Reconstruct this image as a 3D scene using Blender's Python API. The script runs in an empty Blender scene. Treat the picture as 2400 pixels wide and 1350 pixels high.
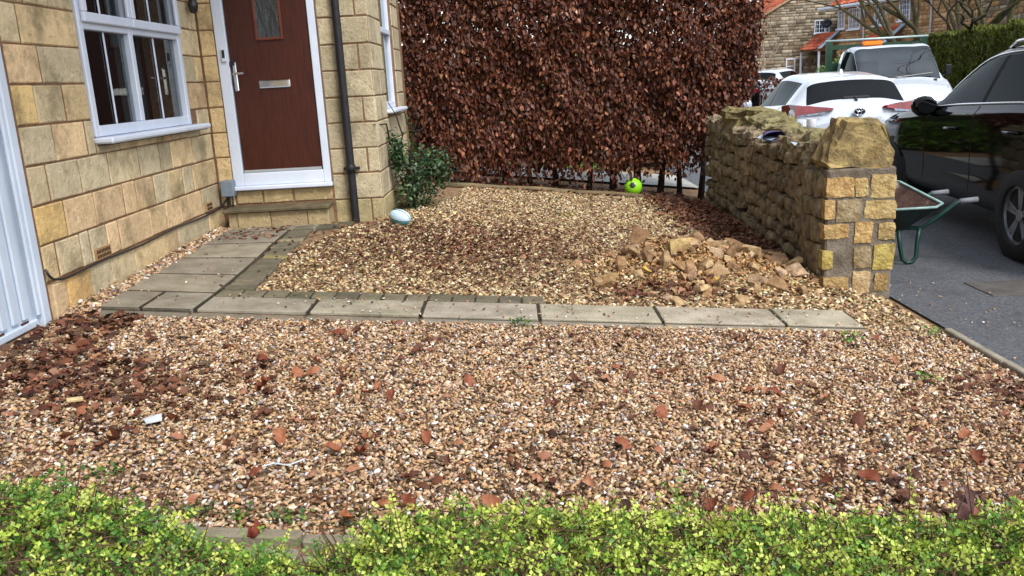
import bpy, math, random
import numpy as np
from mathutils import Matrix, Vector, Euler
rnd = random.Random(7)
NR = np.random.default_rng(11)
sc = bpy.context.scene
COL = sc.collection
# ------------------------------------------------------------------ camera, sky, sun, exposure
PITCH, ROLL, YAW = math.radians(13.75), math.radians(3.15), math.radians(0.5)
CAM = Vector((0, 0, 1.65))
_fw = Vector((-math.sin(YAW)*math.cos(PITCH), math.cos(YAW)*math.cos(PITCH), -math.sin(PITCH)))
_r = Vector((math.cos(YAW), math.sin(YAW), 0)); _u = _r.cross(_fw)
_R = _r*math.cos(ROLL) - _u*math.sin(ROLL); _U = _u*math.cos(ROLL) + _r*math.sin(ROLL)
cd = bpy.data.cameras.new('camera'); cam = bpy.data.objects.new('camera', cd); COL.objects.link(cam)
cd.sensor_width = 36; cd.lens = 30.0; cd.clip_start = 0.05; cd.clip_end = 2000
cam.matrix_world = Matrix(((_R.x, _U.x, -_fw.x, CAM.x), (_R.y, _U.y, -_fw.y, CAM.y), (_R.z, _U.z, -_fw.z, CAM.z), (0, 0, 0, 1)))
sc.camera = cam
SUN_EL, SUN_ROT = math.radians(50), math.radians(148)      # high, behind the camera's right shoulder, veiled by cloud
w = bpy.data.worlds.new('World'); sc.world = w; w.use_nodes = True
nt = w.node_tree; bg = nt.nodes['Background']
sky = nt.nodes.new('ShaderNodeTexSky'); sky.sky_type = 'NISHITA'; sky.sun_disc = False
sky.sun_elevation = SUN_EL; sky.sun_rotation = SUN_ROT; sky.dust_density = 1.0; sky.air_density = 1.0
hs = nt.nodes.new('ShaderNodeHueSaturation'); hs.inputs['Saturation'].default_value = 0.35
nt.links.new(sky.outputs[0], hs.inputs['Color']); nt.links.new(hs.outputs[0], bg.inputs[0])
bg.inputs[1].default_value = 0.125
sl = bpy.data.lights.new('sun', 'SUN'); sl.energy = 1.5; sl.angle = math.radians(16); sl.color = (1, .96, .9)
so = bpy.data.objects.new('sun', sl); COL.objects.link(so); so.location = (-5, -5, 20)
_sd = Vector((math.sin(SUN_ROT)*math.cos(SUN_EL), math.cos(SUN_ROT)*math.cos(SUN_EL), math.sin(SUN_EL)))
so.rotation_euler = _sd.to_track_quat('Z', 'Y').to_euler()
sc.view_settings.view_transform = 'Standard'; sc.view_settings.look = 'None'
sc.view_settings.exposure = 1.32; sc.view_settings.gamma = 1
sc.render.engine = 'CYCLES'; sc.cycles.use_denoising = True; sc.cycles.max_bounces = 6; sc.cycles.diffuse_bounces = 3; sc.cycles.glossy_bounces = 3
sc.cycles.transparent_max_bounces = 12; sc.cycles.caustics_reflective = False; sc.cycles.caustics_refractive = False

# ------------------------------------------------------------------ helpers
def S(r, g, b, k=1.0):
    f = lambda c: ((c/255+.055)/1.055)**2.4 if c > 10 else c/255/12.92
    return (f(r)*k, f(g)*k, f(b)*k)
def smooth(a, b, x):
    t = np.clip((x-a)/(b-a), 0, 1); return t*t*(3-2*t)
def G(x, y):
    x = np.asarray(x, float); y = np.asarray(y, float)
    a = np.clip(.435-.08365*(x+2.6), 0, .45)
    b = np.clip(np.where(x < -1.2, .462, .462-(x+1.2)*.1216), 0, .462)
    g = a+(b-a)*smooth(5.4, 7.6, y)
    return g*(1-smooth(12.5, 20, y))
def mound(x, y):
    x = np.asarray(x, float); y = np.asarray(y, float)
    m = .225*np.exp(-(((x-1.45)/.62)**2+((y-6.36)/.44)**2)) + .08*np.exp(-(((x-1.0)/.32)**2+((y-6.4)/.35)**2))
    m += .11*np.exp(-(((x-2.15)/.22)**2))*smooth(6.2, 7., y)*(1-smooth(9.6, 10.6, y))
    m += .09*np.exp(-(((x-2.1)/.3)**2+((y-6.0)/.25)**2))
    return m
def GM(x, y): return G(x, y)+mound(x, y)
class MB:
    def __init__(s): s.v = []; s.f = []
    def add(s, v, f):
        n = len(s.v); s.v += [tuple(p) for p in v]; s.f += [tuple(i+n for i in q) for q in f]; return s
    def box(s, x0, y0, z0, x1, y1, z1):
        return s.add([(x0,y0,z0),(x1,y0,z0),(x1,y1,z0),(x0,y1,z0),(x0,y0,z1),(x1,y0,z1),(x1,y1,z1),(x0,y1,z1)],
                     [(0,3,2,1),(4,5,6,7),(0,1,5,4),(1,2,6,5),(2,3,7,6),(3,0,4,7)])
    def cbox(s, x0, y0, z0, x1, y1, z1, c=.01):
        v = []; 
        for X, sx in ((x0, 1), (x1, -1)):
            for Y, sy in ((y0, 1), (y1, -1)):
                for Z, sz in ((z0, 1), (z1, -1)):
                    v += [(X, Y+sy*c, Z+sz*c), (X+sx*c, Y, Z+sz*c), (X+sx*c, Y+sy*c, Z)]
        I = lambda a, b, d, k: (a*4+b*2+d)*3+k
        f = [(I(0,0,0,0),I(0,0,1,0),I(0,1,1,0),I(0,1,0,0)), (I(1,0,0,0),I(1,1,0,0),I(1,1,1,0),I(1,0,1,0)),
             (I(0,0,0,1),I(1,0,0,1),I(1,0,1,1),I(0,0,1,1)), (I(0,1,0,1),I(0,1,1,1),I(1,1,1,1),I(1,1,0,1)),
             (I(0,0,0,2),I(0,1,0,2),I(1,1,0,2),I(1,0,0,2)), (I(0,0,1,2),I(1,0,1,2),I(1,1,1,2),I(0,1,1,2))]
        for a in (0, 1):
            for b in (0, 1):
                f.append((I(a,b,0,0), I(a,b,0,1), I(a,b,1,1), I(a,b,1,0)))
                f.append((I(a,0,b,0), I(a,0,b,2), I(a,1,b,2), I(a,1,b,0)))
                f.append((I(0,a,b,1), I(0,a,b,2), I(1,a,b,2), I(1,a,b,1)))
                for d in (0, 1): f.append((I(a,b,d,0), I(a,b,d,1), I(a,b,d,2)))
        return s.add(v, f)
    def tube(s, pts, r, n=8, cap=True):
        pts = [Vector(p) for p in pts]; rr = r if isinstance(r, (list, tuple)) else [r]*len(pts)
        v = []; up = None
        for i, p in enumerate(pts):
            d = (pts[min(i+1, len(pts)-1)]-pts[max(i-1, 0)]).normalized()
            if up is None: up = Vector((0, 0, 1)) if abs(d.z) < .9 else Vector((1, 0, 0))
            a = d.cross(up).normalized(); up = a.cross(d).normalized()
            for k in range(n):
                t = 2*math.pi*k/n; v.append(p+(a*math.cos(t)+up*math.sin(t))*rr[i])
        f = [(i*n+k, i*n+(k+1) % n, (i+1)*n+(k+1) % n, (i+1)*n+k) for i in range(len(pts)-1) for k in range(n)]
        if cap: f += [tuple(range(n-1, -1, -1)), tuple((len(pts)-1)*n+k for k in range(n))]
        return s.add(v, f)
    def lathe(s, prof, c=(0, 0, 0), axis='z', n=24):
        v = []
        for (r, h) in prof:
            for k in range(n):
                a = 2*math.pi*k/n; x, y = r*math.cos(a), r*math.sin(a)
                p = (x, y, h) if axis == 'z' else ((h, x, y) if axis == 'x' else (y, h, x))
                v.append((c[0]+p[0], c[1]+p[1], c[2]+p[2]))
        f = [(i*n+k, i*n+(k+1) % n, (i+1)*n+(k+1) % n, (i+1)*n+k) for i in range(len(prof)-1) for k in range(n)]
        return s.add(v, f)
    def prism(s, poly, ext):
        n = len(poly); e = Vector(ext); v = [Vector(p) for p in poly]+[Vector(p)+e for p in poly]
        return s.add(v, [tuple(range(n-1, -1, -1)), tuple(range(n, 2*n))]+[(i, (i+1) % n, n+(i+1) % n, n+i) for i in range(n)])
    def xf(s, M):
        s.v = [tuple(M @ Vector(p)) for p in s.v]; return s
def link(name, me, mat=None, parent=None, loc=None):
    o = bpy.data.objects.new(name, me); COL.objects.link(o)
    if mat is not None and len(me.materials) == 0: me.materials.append(mat)
    if loc is not None: o.location = loc
    if parent is not None:
        o.parent = parent
        if parent.get('_w'): o.matrix_parent_inverse = Matrix.Translation(-Vector(parent.location))
    return o
def ob(name, mb, mat, parent=None, smooth=False, loc=None, angle=None):
    me = bpy.data.meshes.new(name); me.from_pydata(mb.v, [], mb.f)
    if smooth:
        me.polygons.foreach_set('use_smooth', [True]*len(me.polygons))
        if angle: me.set_sharp_from_angle(angle=math.radians(angle))
    return link(name, me, mat, parent, loc)
def tag(o, label, cat, group=None):
    o['label'] = label; o['category'] = cat
    if group: o['group'] = group
    return o
def thing(name, label, cat, loc, rz=0, group=None, local=False):
    o = bpy.data.objects.new(name, None); COL.objects.link(o); o.location = loc; o.rotation_euler = (0, 0, rz); o.empty_display_size = .1
    if not local: o['_w'] = 1
    return tag(o, label, cat, group)
def kind(o, k): o['kind'] = k; return o
THINGS_W = []
# triangles scatter with numpy
def euler_m(rx, ry, rz):
    cx, sx, cy, sy, cz, sz = np.cos(rx), np.sin(rx), np.cos(ry), np.sin(ry), np.cos(rz), np.sin(rz)
    M = np.empty((len(rx), 3, 3))
    M[:,0,0]=cy*cz; M[:,0,1]=sx*sy*cz-cx*sz; M[:,0,2]=cx*sy*cz+sx*sz
    M[:,1,0]=cy*sz; M[:,1,1]=sx*sy*sz+cx*cz; M[:,1,2]=cx*sy*sz-sx*cz
    M[:,2,0]=-sy; M[:,2,1]=sx*cy; M[:,2,2]=cx*cy
    return M
def tri_mesh(name, V, T, C=None):
    me = bpy.data.meshes.new(name); nv, nf = len(V), len(T)
    me.vertices.add(nv); me.vertices.foreach_set('co', np.ascontiguousarray(V, np.float32).ravel())
    me.loops.add(nf*3); me.loops.foreach_set('vertex_index', np.ascontiguousarray(T, np.int32).ravel())
    me.polygons.add(nf); me.polygons.foreach_set('loop_start', np.arange(0, nf*3, 3, dtype=np.int32))
    me.update(calc_edges=True)
    if C is not None:
        a = me.color_attributes.new('col', 'FLOAT_COLOR', 'POINT')
        a.data.foreach_set('color', np.concatenate([C, np.ones((nv, 1))], 1).astype(np.float32).ravel())
    return me
def scatter(name, temps, idx, pos, M, scale, cols, mat, parent=None, smooth=False):
    Vs, Ts, Cs, off = [], [], [], 0
    for k, (tv, tf) in enumerate(temps):
        m = idx == k; n = int(m.sum())
        if n == 0: continue
        tv = np.array(tv, float); tf = np.array(tf)
        v = np.einsum('nij,nkj->nki', M[m], tv[None]*scale[m][:, None, :])+pos[m][:, None, :]
        Vs.append(v.reshape(-1, 3)); Ts.append((tf[None]+(np.arange(n)*len(tv))[:, None, None]+off).reshape(-1, 3))
        Cs.append(np.repeat(cols[m], len(tv), 0)); off += n*len(tv)
    me = tri_mesh(name, np.concatenate(Vs), np.concatenate(Ts), np.concatenate(Cs))
    if smooth: me.polygons.foreach_set('use_smooth', [True]*len(me.polygons))
    return link(name, me, mat, parent)
def pal(cols, n, jit=.12, p=None):
    c = np.array(cols)[NR.choice(len(cols), n, p=p)]
    return np.clip(c*(1+NR.normal(0, jit, (n, 1)))*(1+NR.normal(0, jit*.3, (n, 3))), .004, .9)

# ------------------------------------------------------------------ materials
def mat(name, col=(.5,.5,.5), col2=None, scale=6., rough=.8, bump=0., bscale=40., metal=0., objcol=False, attr=False, spec=.4,
        stain=None, coat=0., stretch=(1,1,1), ramp=(.35,.65), local=False, detail=6, sub=0., rough2=None):
    m = bpy.data.materials.new(name); m.use_nodes = True; t = m.node_tree; N = t.nodes; L = t.links
    b = N['Principled BSDF']; b.inputs['Roughness'].default_value = rough; b.inputs['Metallic'].default_value = metal
    b.inputs['Specular IOR Level'].default_value = spec; b.inputs['Coat Weight'].default_value = coat; b.inputs['Coat Roughness'].default_value = .04
    if local: src = N.new('ShaderNodeTexCoord').outputs['Object']
    else: src = N.new('ShaderNodeNewGeometry').outputs['Position']
    mp = N.new('ShaderNodeMapping'); mp.inputs['Scale'].default_value = stretch; L.new(src, mp.inputs[0])
    def noise(sc_, det=detail, r=.6):
        n = N.new('ShaderNodeTexNoise'); n.inputs['Scale'].default_value = sc_; n.inputs['Detail'].default_value = det; n.inputs['Roughness'].default_value = r
        L.new(mp.outputs[0], n.inputs['Vector']); return n
    def mixc(f, a, c, mode='MIX'):
        x = N.new('ShaderNodeMix'); x.data_type = 'RGBA'; x.blend_type = mode
        if isinstance(f, float): x.inputs[0].default_value = f
        else: L.new(f, x.inputs[0])
        for i, q in ((6, a), (7, c)):
            if isinstance(q, tuple): x.inputs[i].default_value = (*q, 1)
            else: L.new(q, x.inputs[i])
        return x.outputs[2]
    def ramp_of(o, a, c):
        r = N.new('ShaderNodeMapRange'); r.inputs[1].default_value = a; r.inputs[2].default_value = c; L.new(o, r.inputs[0]); return r.outputs[0]
    cur = tuple(col)
    n1 = noise(scale)
    if attr:
        a = N.new('ShaderNodeAttribute'); a.attribute_name = 'col'; cur = a.outputs['Color']
        if col2: cur = mixc(ramp_of(n1.outputs[0], *ramp), cur, mixc(1., cur, tuple(col2), 'MULTIPLY'))
    elif col2:
        cur = mixc(ramp_of(n1.outputs[0], *ramp), cur, tuple(col2))
    if objcol:
        oi = N.new('ShaderNodeObjectInfo'); cur = mixc(1., cur, oi.outputs['Color'], 'MULTIPLY')
    if stain:
        for (scol, ssc, lo, hi, amt) in stain:
            ns = noise(ssc, 8, .65); r = ramp_of(ns.outputs[0], lo, hi)
            mm = N.new('ShaderNodeMath'); mm.operation = 'MULTIPLY'; mm.inputs[1].default_value = amt; L.new(r, mm.inputs[0])
            cur = mixc(mm.outputs[0], cur, tuple(scol))
    if isinstance(cur, tuple): b.inputs['Base Color'].default_value = (*cur, 1)
    else: L.new(cur, b.inputs['Base Color'])
    if rough2 is not None:
        nr = noise(rough2[0], 3); mr = N.new('ShaderNodeMapRange'); mr.inputs[1].default_value = rough2[2]; mr.inputs[2].default_value = rough2[3]
        mr.inputs[3].default_value = rough2[1]; mr.inputs[4].default_value = rough; L.new(nr.outputs[0], mr.inputs[0]); L.new(mr.outputs[0], b.inputs['Roughness'])
    if bump:
        nb = noise(bscale, 8, .65); bn = N.new('ShaderNodeBump'); bn.inputs['Strength'].default_value = min(1, bump); bn.inputs['Distance'].default_value = .02*max(1, bump)
        L.new(nb.outputs[0], bn.inputs['Height']); L.new(bn.outputs[0], b.inputs['Normal'])
    if sub:
        tr = N.new('ShaderNodeBsdfTranslucent'); ms = N.new('ShaderNodeMixShader'); ms.inputs[0].default_value = sub
        if isinstance(cur, tuple): tr.inputs[0].default_value = (*cur, 1)
        else: L.new(cur, tr.inputs[0])
        L.new(b.outputs[0], ms.inputs[1]); L.new(tr.outputs[0], ms.inputs[2]); L.new(ms.outputs[0], N['Material Output'].inputs[0])
    return m
def glass(name, tint=(.8,.85,.85), rough=.0, ior=1.5, refl=1.):
    m = bpy.data.materials.new(name); m.use_nodes = True; t = m.node_tree; N = t.nodes; L = t.links
    N.remove(N['Principled BSDF'])
    a = N.new('ShaderNodeBsdfTransparent'); a.inputs[0].default_value = (*tint, 1)
    g = N.new('ShaderNodeBsdfGlossy'); g.inputs['Roughness'].default_value = rough; g.inputs[0].default_value = (refl*.9, refl*.98, refl, 1)
    lw = N.new('ShaderNodeLayerWeight'); lw.inputs[0].default_value = .5; pw = N.new('ShaderNodeMath'); pw.operation = 'POWER'; pw.inputs[1].default_value = 4.6; L.new(lw.outputs['Facing'], pw.inputs[0])
    f = N.new('ShaderNodeMapRange'); r0 = ((ior-1)/(ior+1))**2*1.2; f.inputs[3].default_value = r0; f.inputs[4].default_value = 1.; L.new(pw.outputs[0], f.inputs[0])
    x = N.new('ShaderNodeMixShader'); L.new(f.outputs[0], x.inputs[0]); L.new(a.outputs[0], x.inputs[1]); L.new(g.outputs[0], x.inputs[2])
    L.new(x.outputs[0], N['Material Output'].inputs[0]); return m
BATH = mat('bath_stone', S(228,208,170), S(206,187,152), 7, .9, .7, 38, objcol=True, spec=.2, ramp=(.3,.7),
           stain=[(S(92,86,64), 3.4, .50, .72, .75), (S(150,132,96), 15, .48, .72, .6), (S(88,72,46), 42, .58, .70, .6), (S(238,226,196), 24, .60, .72, .5)])
MORTAR = mat('pink_brown_mortar', S(142,110,86), S(112,88,68), 20, .95, .5, 120, spec=.1)
MORTARG = mat('grey_mortar', S(136,126,112), S(106,96,84), 11, .95, 1., 70, spec=.1, stain=[(S(60,52,42), 6, .5, .7, .6)])
UPVC = mat('white_plastic', S(208,216,230), S(196,206,222), 3, .35, 0, spec=.5, stain=[(S(176,178,170), 9, .6, .8, .35)])
UPVCD = mat('dirty_white_metal', S(204,214,228), S(190,202,216), 2, .4, .03, 30, stain=[(S(150,150,140), 7, .58, .8, .4)])
GLASS = glass('window_glass', (.55,.6,.6))
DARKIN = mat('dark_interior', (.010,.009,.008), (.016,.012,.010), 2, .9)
CURT = mat('curtain_cloth', S(76,80,82), S(50,54,56), 5, .9, stretch=(1,6,.5))
DOORW = mat('dark_red_wood', S(70,26,9), S(47,16,6), 9, .42, .12, 60, stretch=(9,9,.6), spec=.4, stain=[(S(110,52,30), 5, .62, .8, .35)])
BEAD = mat('brown_beading', S(104,52,34), S(84,38,24), 9, .5, spec=.4)
CHROME = mat('chrome', (.75,.75,.76), None, rough=.12, metal=1.)
BLACKP = mat('black_plastic', (.012,.012,.013), (.02,.02,.022), 12, .35, spec=.5)
PIPE = mat('black_downpipe', (.010,.010,.012), (.018,.017,.02), 7, .5, .1, 40, spec=.3)
GREYBOX = mat('grey_box_plastic', S(120,132,146), S(104,114,126), 8, .6)
TERRA = mat('terracotta', S(176,140,96), S(150,112,72), 12, .9, .3, 80)
STEP = mat('worn_step_stone', S(108,96,72), S(78,70,52), 8, .9, .4, 60, stain=[(S(60,58,38), 5, .5, .7, .7)])
SLAB = mat('paving_slab', S(156,149,134), S(130,123,108), 5, .92, .5, 70, objcol=True, spec=.2, stain=[(S(92,88,70), 3.5, .52, .72, .6), (S(205,200,190), 26, .66, .74, .5), (S(70,66,54), 45, .64, .72, .5)])
SETT = mat('grey_brick_sett', S(120,112,94), S(96,92,78), 9, .92, .5, 80, objcol=True, spec=.2, stain=[(S(72,76,42), 6, .52, .72, .6)])
GRAV = mat('gravel_stone', attr=True, col2=(.72,.68,.64), scale=160, rough=.75, bump=.25, bscale=260, spec=.3)
ROCK = mat('rubble_rock', S(196,176,148), S(158,134,108), 18, .92, .8, 60, objcol=True, spec=.2, stain=[(S(110,84,58), 12, .52, .7, .5)])
RWALL = mat('weathered_wall_stone', S(156,142,118), S(108,96,78), 14, .95, 1.8, 30, objcol=True, spec=.15, stain=[(S(66,60,48), 7, .5, .68, .55), (S(104,112,48), 4, .58, .74, .5), (S(176,170,150), 34, .62, .72, .55)])
PSTONE = mat('yellow_pillar_stone', S(208,186,140), S(166,138,94), 15, .95, 1.6, 34, objcol=True, spec=.1, stain=[(S(112,92,62), 11, .5, .7, .65), (S(236,214,164), 30, .58, .7, .6), (S(80,66,48), 48, .6, .7, .5)])
SOIL = mat('soil_and_gravel', S(158,130,102), S(112,88,68), 22, .95, 1., 70, spec=.15, stain=[(S(166,138,104), 60, .5, .66, .8), (S(62,66,32), 2.2, .56, .7, .45)])
MOUNDM = mat('sandy_rubble_soil', S(164,128,84), S(126,94,62), 16, .95, 1., 60, spec=.15, stain=[(S(196,164,116), 55, .54, .66, .7)])
ASPH = mat('asphalt', S(122,124,130), S(46,48,53), 70, .62, .7, 320, spec=.4, ramp=(.3,.7), stain=[(S(96,96,96), 2.1, .52, .8, .35), (S(44,44,45), 3.3, .52, .75, .5)], rough2=(1.3,.42,.34,.44))
PAVE = mat('pale_pavement', S(176,176,170), S(154,154,148), 3, .9, .3, 60)
GRASS = mat('grass_ground', S(104,138,44), S(66,96,30), 3, .95, .8, 30)
LEAFA = mat('dead_leaf', attr=True, col2=(.7,.62,.58), scale=70, rough=.6, bump=.2, bscale=90, spec=.3, sub=.12)
LEAFO = mat('dead_leaf_large', (1,1,1), (.68,.6,.56), 60, .6, .25, 90, objcol=True, spec=.3, sub=.12)
BEECH = mat('beech_leaf', attr=True, col2=(.7,.62,.6), scale=45, rough=.55, spec=.35, sub=.14)
GREENA = mat('green_leaf', attr=True, col2=(.75,.8,.7), scale=60, rough=.45, spec=.4, sub=.25)
GREENO = mat('green_leaf_near', (1,1,1), (.75,.8,.7), 60, .45, objcol=True, spec=.4, sub=.25)
BEECHO = mat('beech_leaf_near', (1,1,1), (.7,.62,.6), 45, .55, objcol=True, spec=.35, sub=.14)
BARK = mat('dark_bark', S(62,50,40), S(38,31,25), 14, .95, .9, 50)
BARKG = mat('mossy_bark', S(84,80,54), S(52,46,36), 6, .95, .9, 40, stain=[(S(92,100,44), 3, .5, .7, .7)])
TWIG = mat('twig', S(96,74,54), S(70,54,40), 30, .9)

# ------------------------------------------------------------------ ground, asphalt, pavement
def sheet(name, xs, ys, zf, m, parent=None):
    X, Y = np.meshgrid(xs, ys); Z = zf(X, Y); nx = len(xs)
    V = np.stack([X, Y, Z], -1).reshape(-1, 3); q = []
    i = (np.arange(len(ys)-1)[:, None]*nx+np.arange(nx-1)[None]).ravel()
    T = np.concatenate([np.stack([i, i+1, i+nx+1], 1), np.stack([i, i+nx+1, i+nx], 1)])
    me = tri_mesh(name, V, T); me.polygons.foreach_set('use_smooth', [True]*len(me.polygons))
    return link(name, me, m, parent)
xs = np.concatenate([[-900,-300,-100,-40,-20,-12,-8,-6], np.arange(-5, 6.01, .14), [7,9,14,25,50,120,300,900]])
ys = np.concatenate([[-900,-300,-80,-30,-12,-6,-3], np.arange(-1, 14.01, .14), [15,16,17,18,19,20,25,40,80,200,500,900]])
kind(sheet('ground', xs, ys, lambda x, y: G(x, y)-.012+.5*mound(x, y)*0, SOIL), 'structure')
kind(sheet('asphalt_road', np.array([2.63,3.2,4,6,9,14,20]), np.array([-14,-6,0,2,4,6,8,10,12,14,17,20,26,34,44]), lambda x, y: 0*x+.006, ASPH), 'structure')
kind(sheet('pavement', np.array([-6,-3,-1,1,2.62]), np.array([12.0,12.8,13.6]), lambda x, y: G(x, y)+.02+.0*x, PAVE), 'structure')
kind(sheet('grass_verge', np.concatenate([[-30,-12], np.arange(-6, 1.6, .5)]), np.array([13.65,15,17,19,22,27]), lambda x, y: G(x, y)+.03, GRASS), 'structure')
# concrete edging between gravel and asphalt
e = thing('concrete_edging', 'pale concrete edging strip where the gravel meets the asphalt', 'kerb', (2.6, 4.6, 0))
for k, (a, b) in enumerate(((3.30,3.86),(3.87,4.36),(4.37,4.99))):
    ob('edging_block', MB().cbox(2.575, a, -.08, 2.622, b, .034+.004*(k % 2), .006), SLAB, e)
ma = ob('utility_cover', MB().cbox(3.28, 5.72, -.02, 3.75, 6.12, .014, .004), mat('worn_cover', S(88,84,80), S(70,67,65), 9, .9, .4, 60))
tag(ma, 'square brown utility cover set in the asphalt near the black car', 'cover')
# ------------------------------------------------------------------ paving: slabs and setts
pav = bpy.data.objects.new('paving_path', None); COL.objects.link(pav); kind(pav, 'structure')
def on_ground_slab(name, x0, y0, x1, y1, m, th=.06, up=.02, c=.006, tint=1., poly=None):
    if m is SLAB: y0 += .013; y1 -= .009; x0 += .003; x1 -= .003
    cx, cy = (x0+x1)/2, (y0+y1)/2
    tilt = rnd.uniform(-.004, .004)
    mb = MB().cbox(x0-cx, y0-cy, -th, x1-cx, y1-cy, 0, c)
    mb.v = [(x, y, z+float(G(x+cx, y+cy))+up+x*tilt+rnd.uniform(-.0015, .0015)) for (x, y, z) in mb.v]
    o = ob(name, mb, m, pav, loc=(cx, cy, 0)); o.color = (tint*1.0, tint*rnd.uniform(.97, 1.0), tint*rnd.uniform(.93, 1.0), 1); return o
ya = [4.985, 5.40, 5.88, 6.37, 6.86, 7.36, 7.56]
for i in range(6):
    t_ = (.9,.98,.84,1.,.82,.92)[i]
    if i == 0:
        on_ground_slab('slab', -2.56, 4.99, -2.305, 5.395, SLAB, tint=.84); on_ground_slab('slab', -2.295, 4.99, -1.985, 5.395, SLAB, tint=.9)
    elif i == 5:
        on_ground_slab('slab', -2.56, 7.37, -2.08, 7.575, SLAB, tint=.8); on_ground_slab('slab', -2.07, 7.37, -1.70, 7.72, SLAB, tint=.84)
    else: on_ground_slab('slab', -2.565+rnd.uniform(-.02,.02), ya[i]+.006, -1.99, ya[i+1]-.006, SLAB, tint=t_)
on_ground_slab('slab', -2.58, 4.84, -1.99, 4.975, SLAB, tint=.7, up=.006)
jx = [-1.975, -1.295, -.61, .115, .87, 1.63, 2.12]
for i in range(6):
    yb = 4.97 if i > 1 else 5.0
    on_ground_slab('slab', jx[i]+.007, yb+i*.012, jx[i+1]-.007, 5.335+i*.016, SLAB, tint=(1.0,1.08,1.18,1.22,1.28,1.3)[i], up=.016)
for i in range(6):
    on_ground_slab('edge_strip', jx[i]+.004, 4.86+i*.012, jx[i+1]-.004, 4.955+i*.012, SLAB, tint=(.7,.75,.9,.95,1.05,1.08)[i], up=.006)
sx = np.arange(-1.965, .04, .152)
for i, x in enumerate(sx):
    y0 = 5.345+max(0, (x+1.97))*.02
    on_ground_slab('sett', x+.004, y0, x+.147, y0+.15+.01*rnd.random(), SETT, up=.016+.006*rnd.random(), c=.007, tint=rnd.choice([.7,.8,.9,1.,1.05]))
yy = 5.52; k = 0
while yy < 7.5:
    h = .105
    tn = rnd.choice([.68,.78,.85,.95]); o = on_ground_slab('sett', -1.955+rnd.uniform(-.01,.01), yy+.003, -1.775+rnd.uniform(-.012,.012), yy+h-.004, SETT, up=.014+.008*rnd.random(), c=.007, tint=tn)
    if k == 8: o.color = (1.55, 1.5, .95, 1)
    if k == 13: o.color = (1.5, 1.45, 1.3, 1)
    yy += h; k += 1
for (x, y) in ((-1.68, 7.46), (-1.52, 7.53)): on_ground_slab('sett', x-.075, y-.08, x+.07, y+.09, SETT, tint=.7)
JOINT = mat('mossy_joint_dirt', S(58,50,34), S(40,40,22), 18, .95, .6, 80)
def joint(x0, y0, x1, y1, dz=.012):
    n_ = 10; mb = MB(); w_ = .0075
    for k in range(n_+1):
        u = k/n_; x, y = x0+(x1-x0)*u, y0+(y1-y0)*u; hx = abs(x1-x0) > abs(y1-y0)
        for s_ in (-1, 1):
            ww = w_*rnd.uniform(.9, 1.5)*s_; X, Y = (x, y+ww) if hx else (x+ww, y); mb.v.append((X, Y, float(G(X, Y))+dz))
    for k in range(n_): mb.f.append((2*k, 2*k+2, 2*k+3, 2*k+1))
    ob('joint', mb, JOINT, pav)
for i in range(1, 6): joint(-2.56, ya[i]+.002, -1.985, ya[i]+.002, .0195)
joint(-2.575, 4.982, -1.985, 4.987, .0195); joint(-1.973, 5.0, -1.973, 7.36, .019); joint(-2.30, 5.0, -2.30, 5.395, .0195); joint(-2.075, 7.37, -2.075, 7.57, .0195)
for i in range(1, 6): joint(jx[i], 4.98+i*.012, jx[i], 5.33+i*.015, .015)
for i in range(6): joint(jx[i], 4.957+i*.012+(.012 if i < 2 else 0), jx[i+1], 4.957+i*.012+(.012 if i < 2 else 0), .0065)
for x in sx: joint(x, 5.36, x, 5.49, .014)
# ------------------------------------------------------------------ front kerb and slab under the low hedge
fk = thing('garden_kerb', 'weathered stone edging under the low golden hedge', 'kerb', (-.4, 2.42, .26))
xk = -1.75
while xk < 2.0:
    Lk = rnd.uniform(.26, .42); sl_ = .02*(xk+1)
    mb = MB().cbox(0, 0, -.1, Lk-.008, .05, 0, .008); mb.v = [(x+xk, y+2.405-.06*(xk+1.1)+rnd.uniform(-.003,.003), z+float(G(x+xk, 2.4))+.022+rnd.uniform(-.003,.003)) for x, y, z in mb.v]
    o = ob('edging_stone', mb, SLAB, fk); o.color = (.82, .8, .74, 1); xk += Lk
for k, (x0, y0, x1, y1) in enumerate(((-1.0, 2.0, -.72, 2.37), (-.71, 2.02, -.35, 2.33), (-1.45, 2.0, -1.01, 2.4))):
    mb = MB().cbox(x0, y0, -.06, x1, y1, 0, .008); mb.v = [(x, y, z+float(G(x, y))+.005) for x, y, z in mb.v]
    o = ob('slab', mb, SLAB, fk); o.color = (.9, .86, .8, 1)
exec_parts = []
# ------------------------------------------------------------------ the house
XA, YB, XC = -2.694, 7.8, -1.195
house = thing('stone_house', 'pale cut stone house with white window and dark red front door', 'house', (-3.5, 7.9, .45))
Z = [.655, .87, 1.095, 1.318, 1.54, 1.765, 1.985, 2.205, 2.43, 2.655, 2.88, 3.1]
core = MB()
core.box(-3.0, 4.74, -.2, XA-.008, 5.615, 5.0).box(-3.0, 7.335, -.2, XA-.008, YB+.3, 5.0).box(-3.0, 5.615, -.2, XA-.008, 7.335, 1.40).box(-3.0, 5.615, 2.95, XA-.008, 7.335, 5.0)
core.box(XA-.007, YB+.008, -.2, -2.55, YB+.3, 5.0).box(-1.652, YB+.008, -.2, XC-.008, YB+.3, 5.0).box(-2.55, YB+.009, -.2, -1.652, YB+.3, .80).box(-2.55, YB+.009, 3.0, -1.652, YB+.3, 5.0)
core.box(XC-.31, YB+.301, -.2, XC-.008, 8.525, 5.0).box(XC-.31, 8.525, -.2, XC-.008, 9.95, 1.42).box(XC-.31, 9.40, 1.42, XC-.008, 9.95, 5.0).box(XC-.31, 8.525, 2.95, XC-.008, 9.40, 5.0)
core.box(-3.0, 9.951, -.2, XC-.009, 10.2, 5.0)
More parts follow.
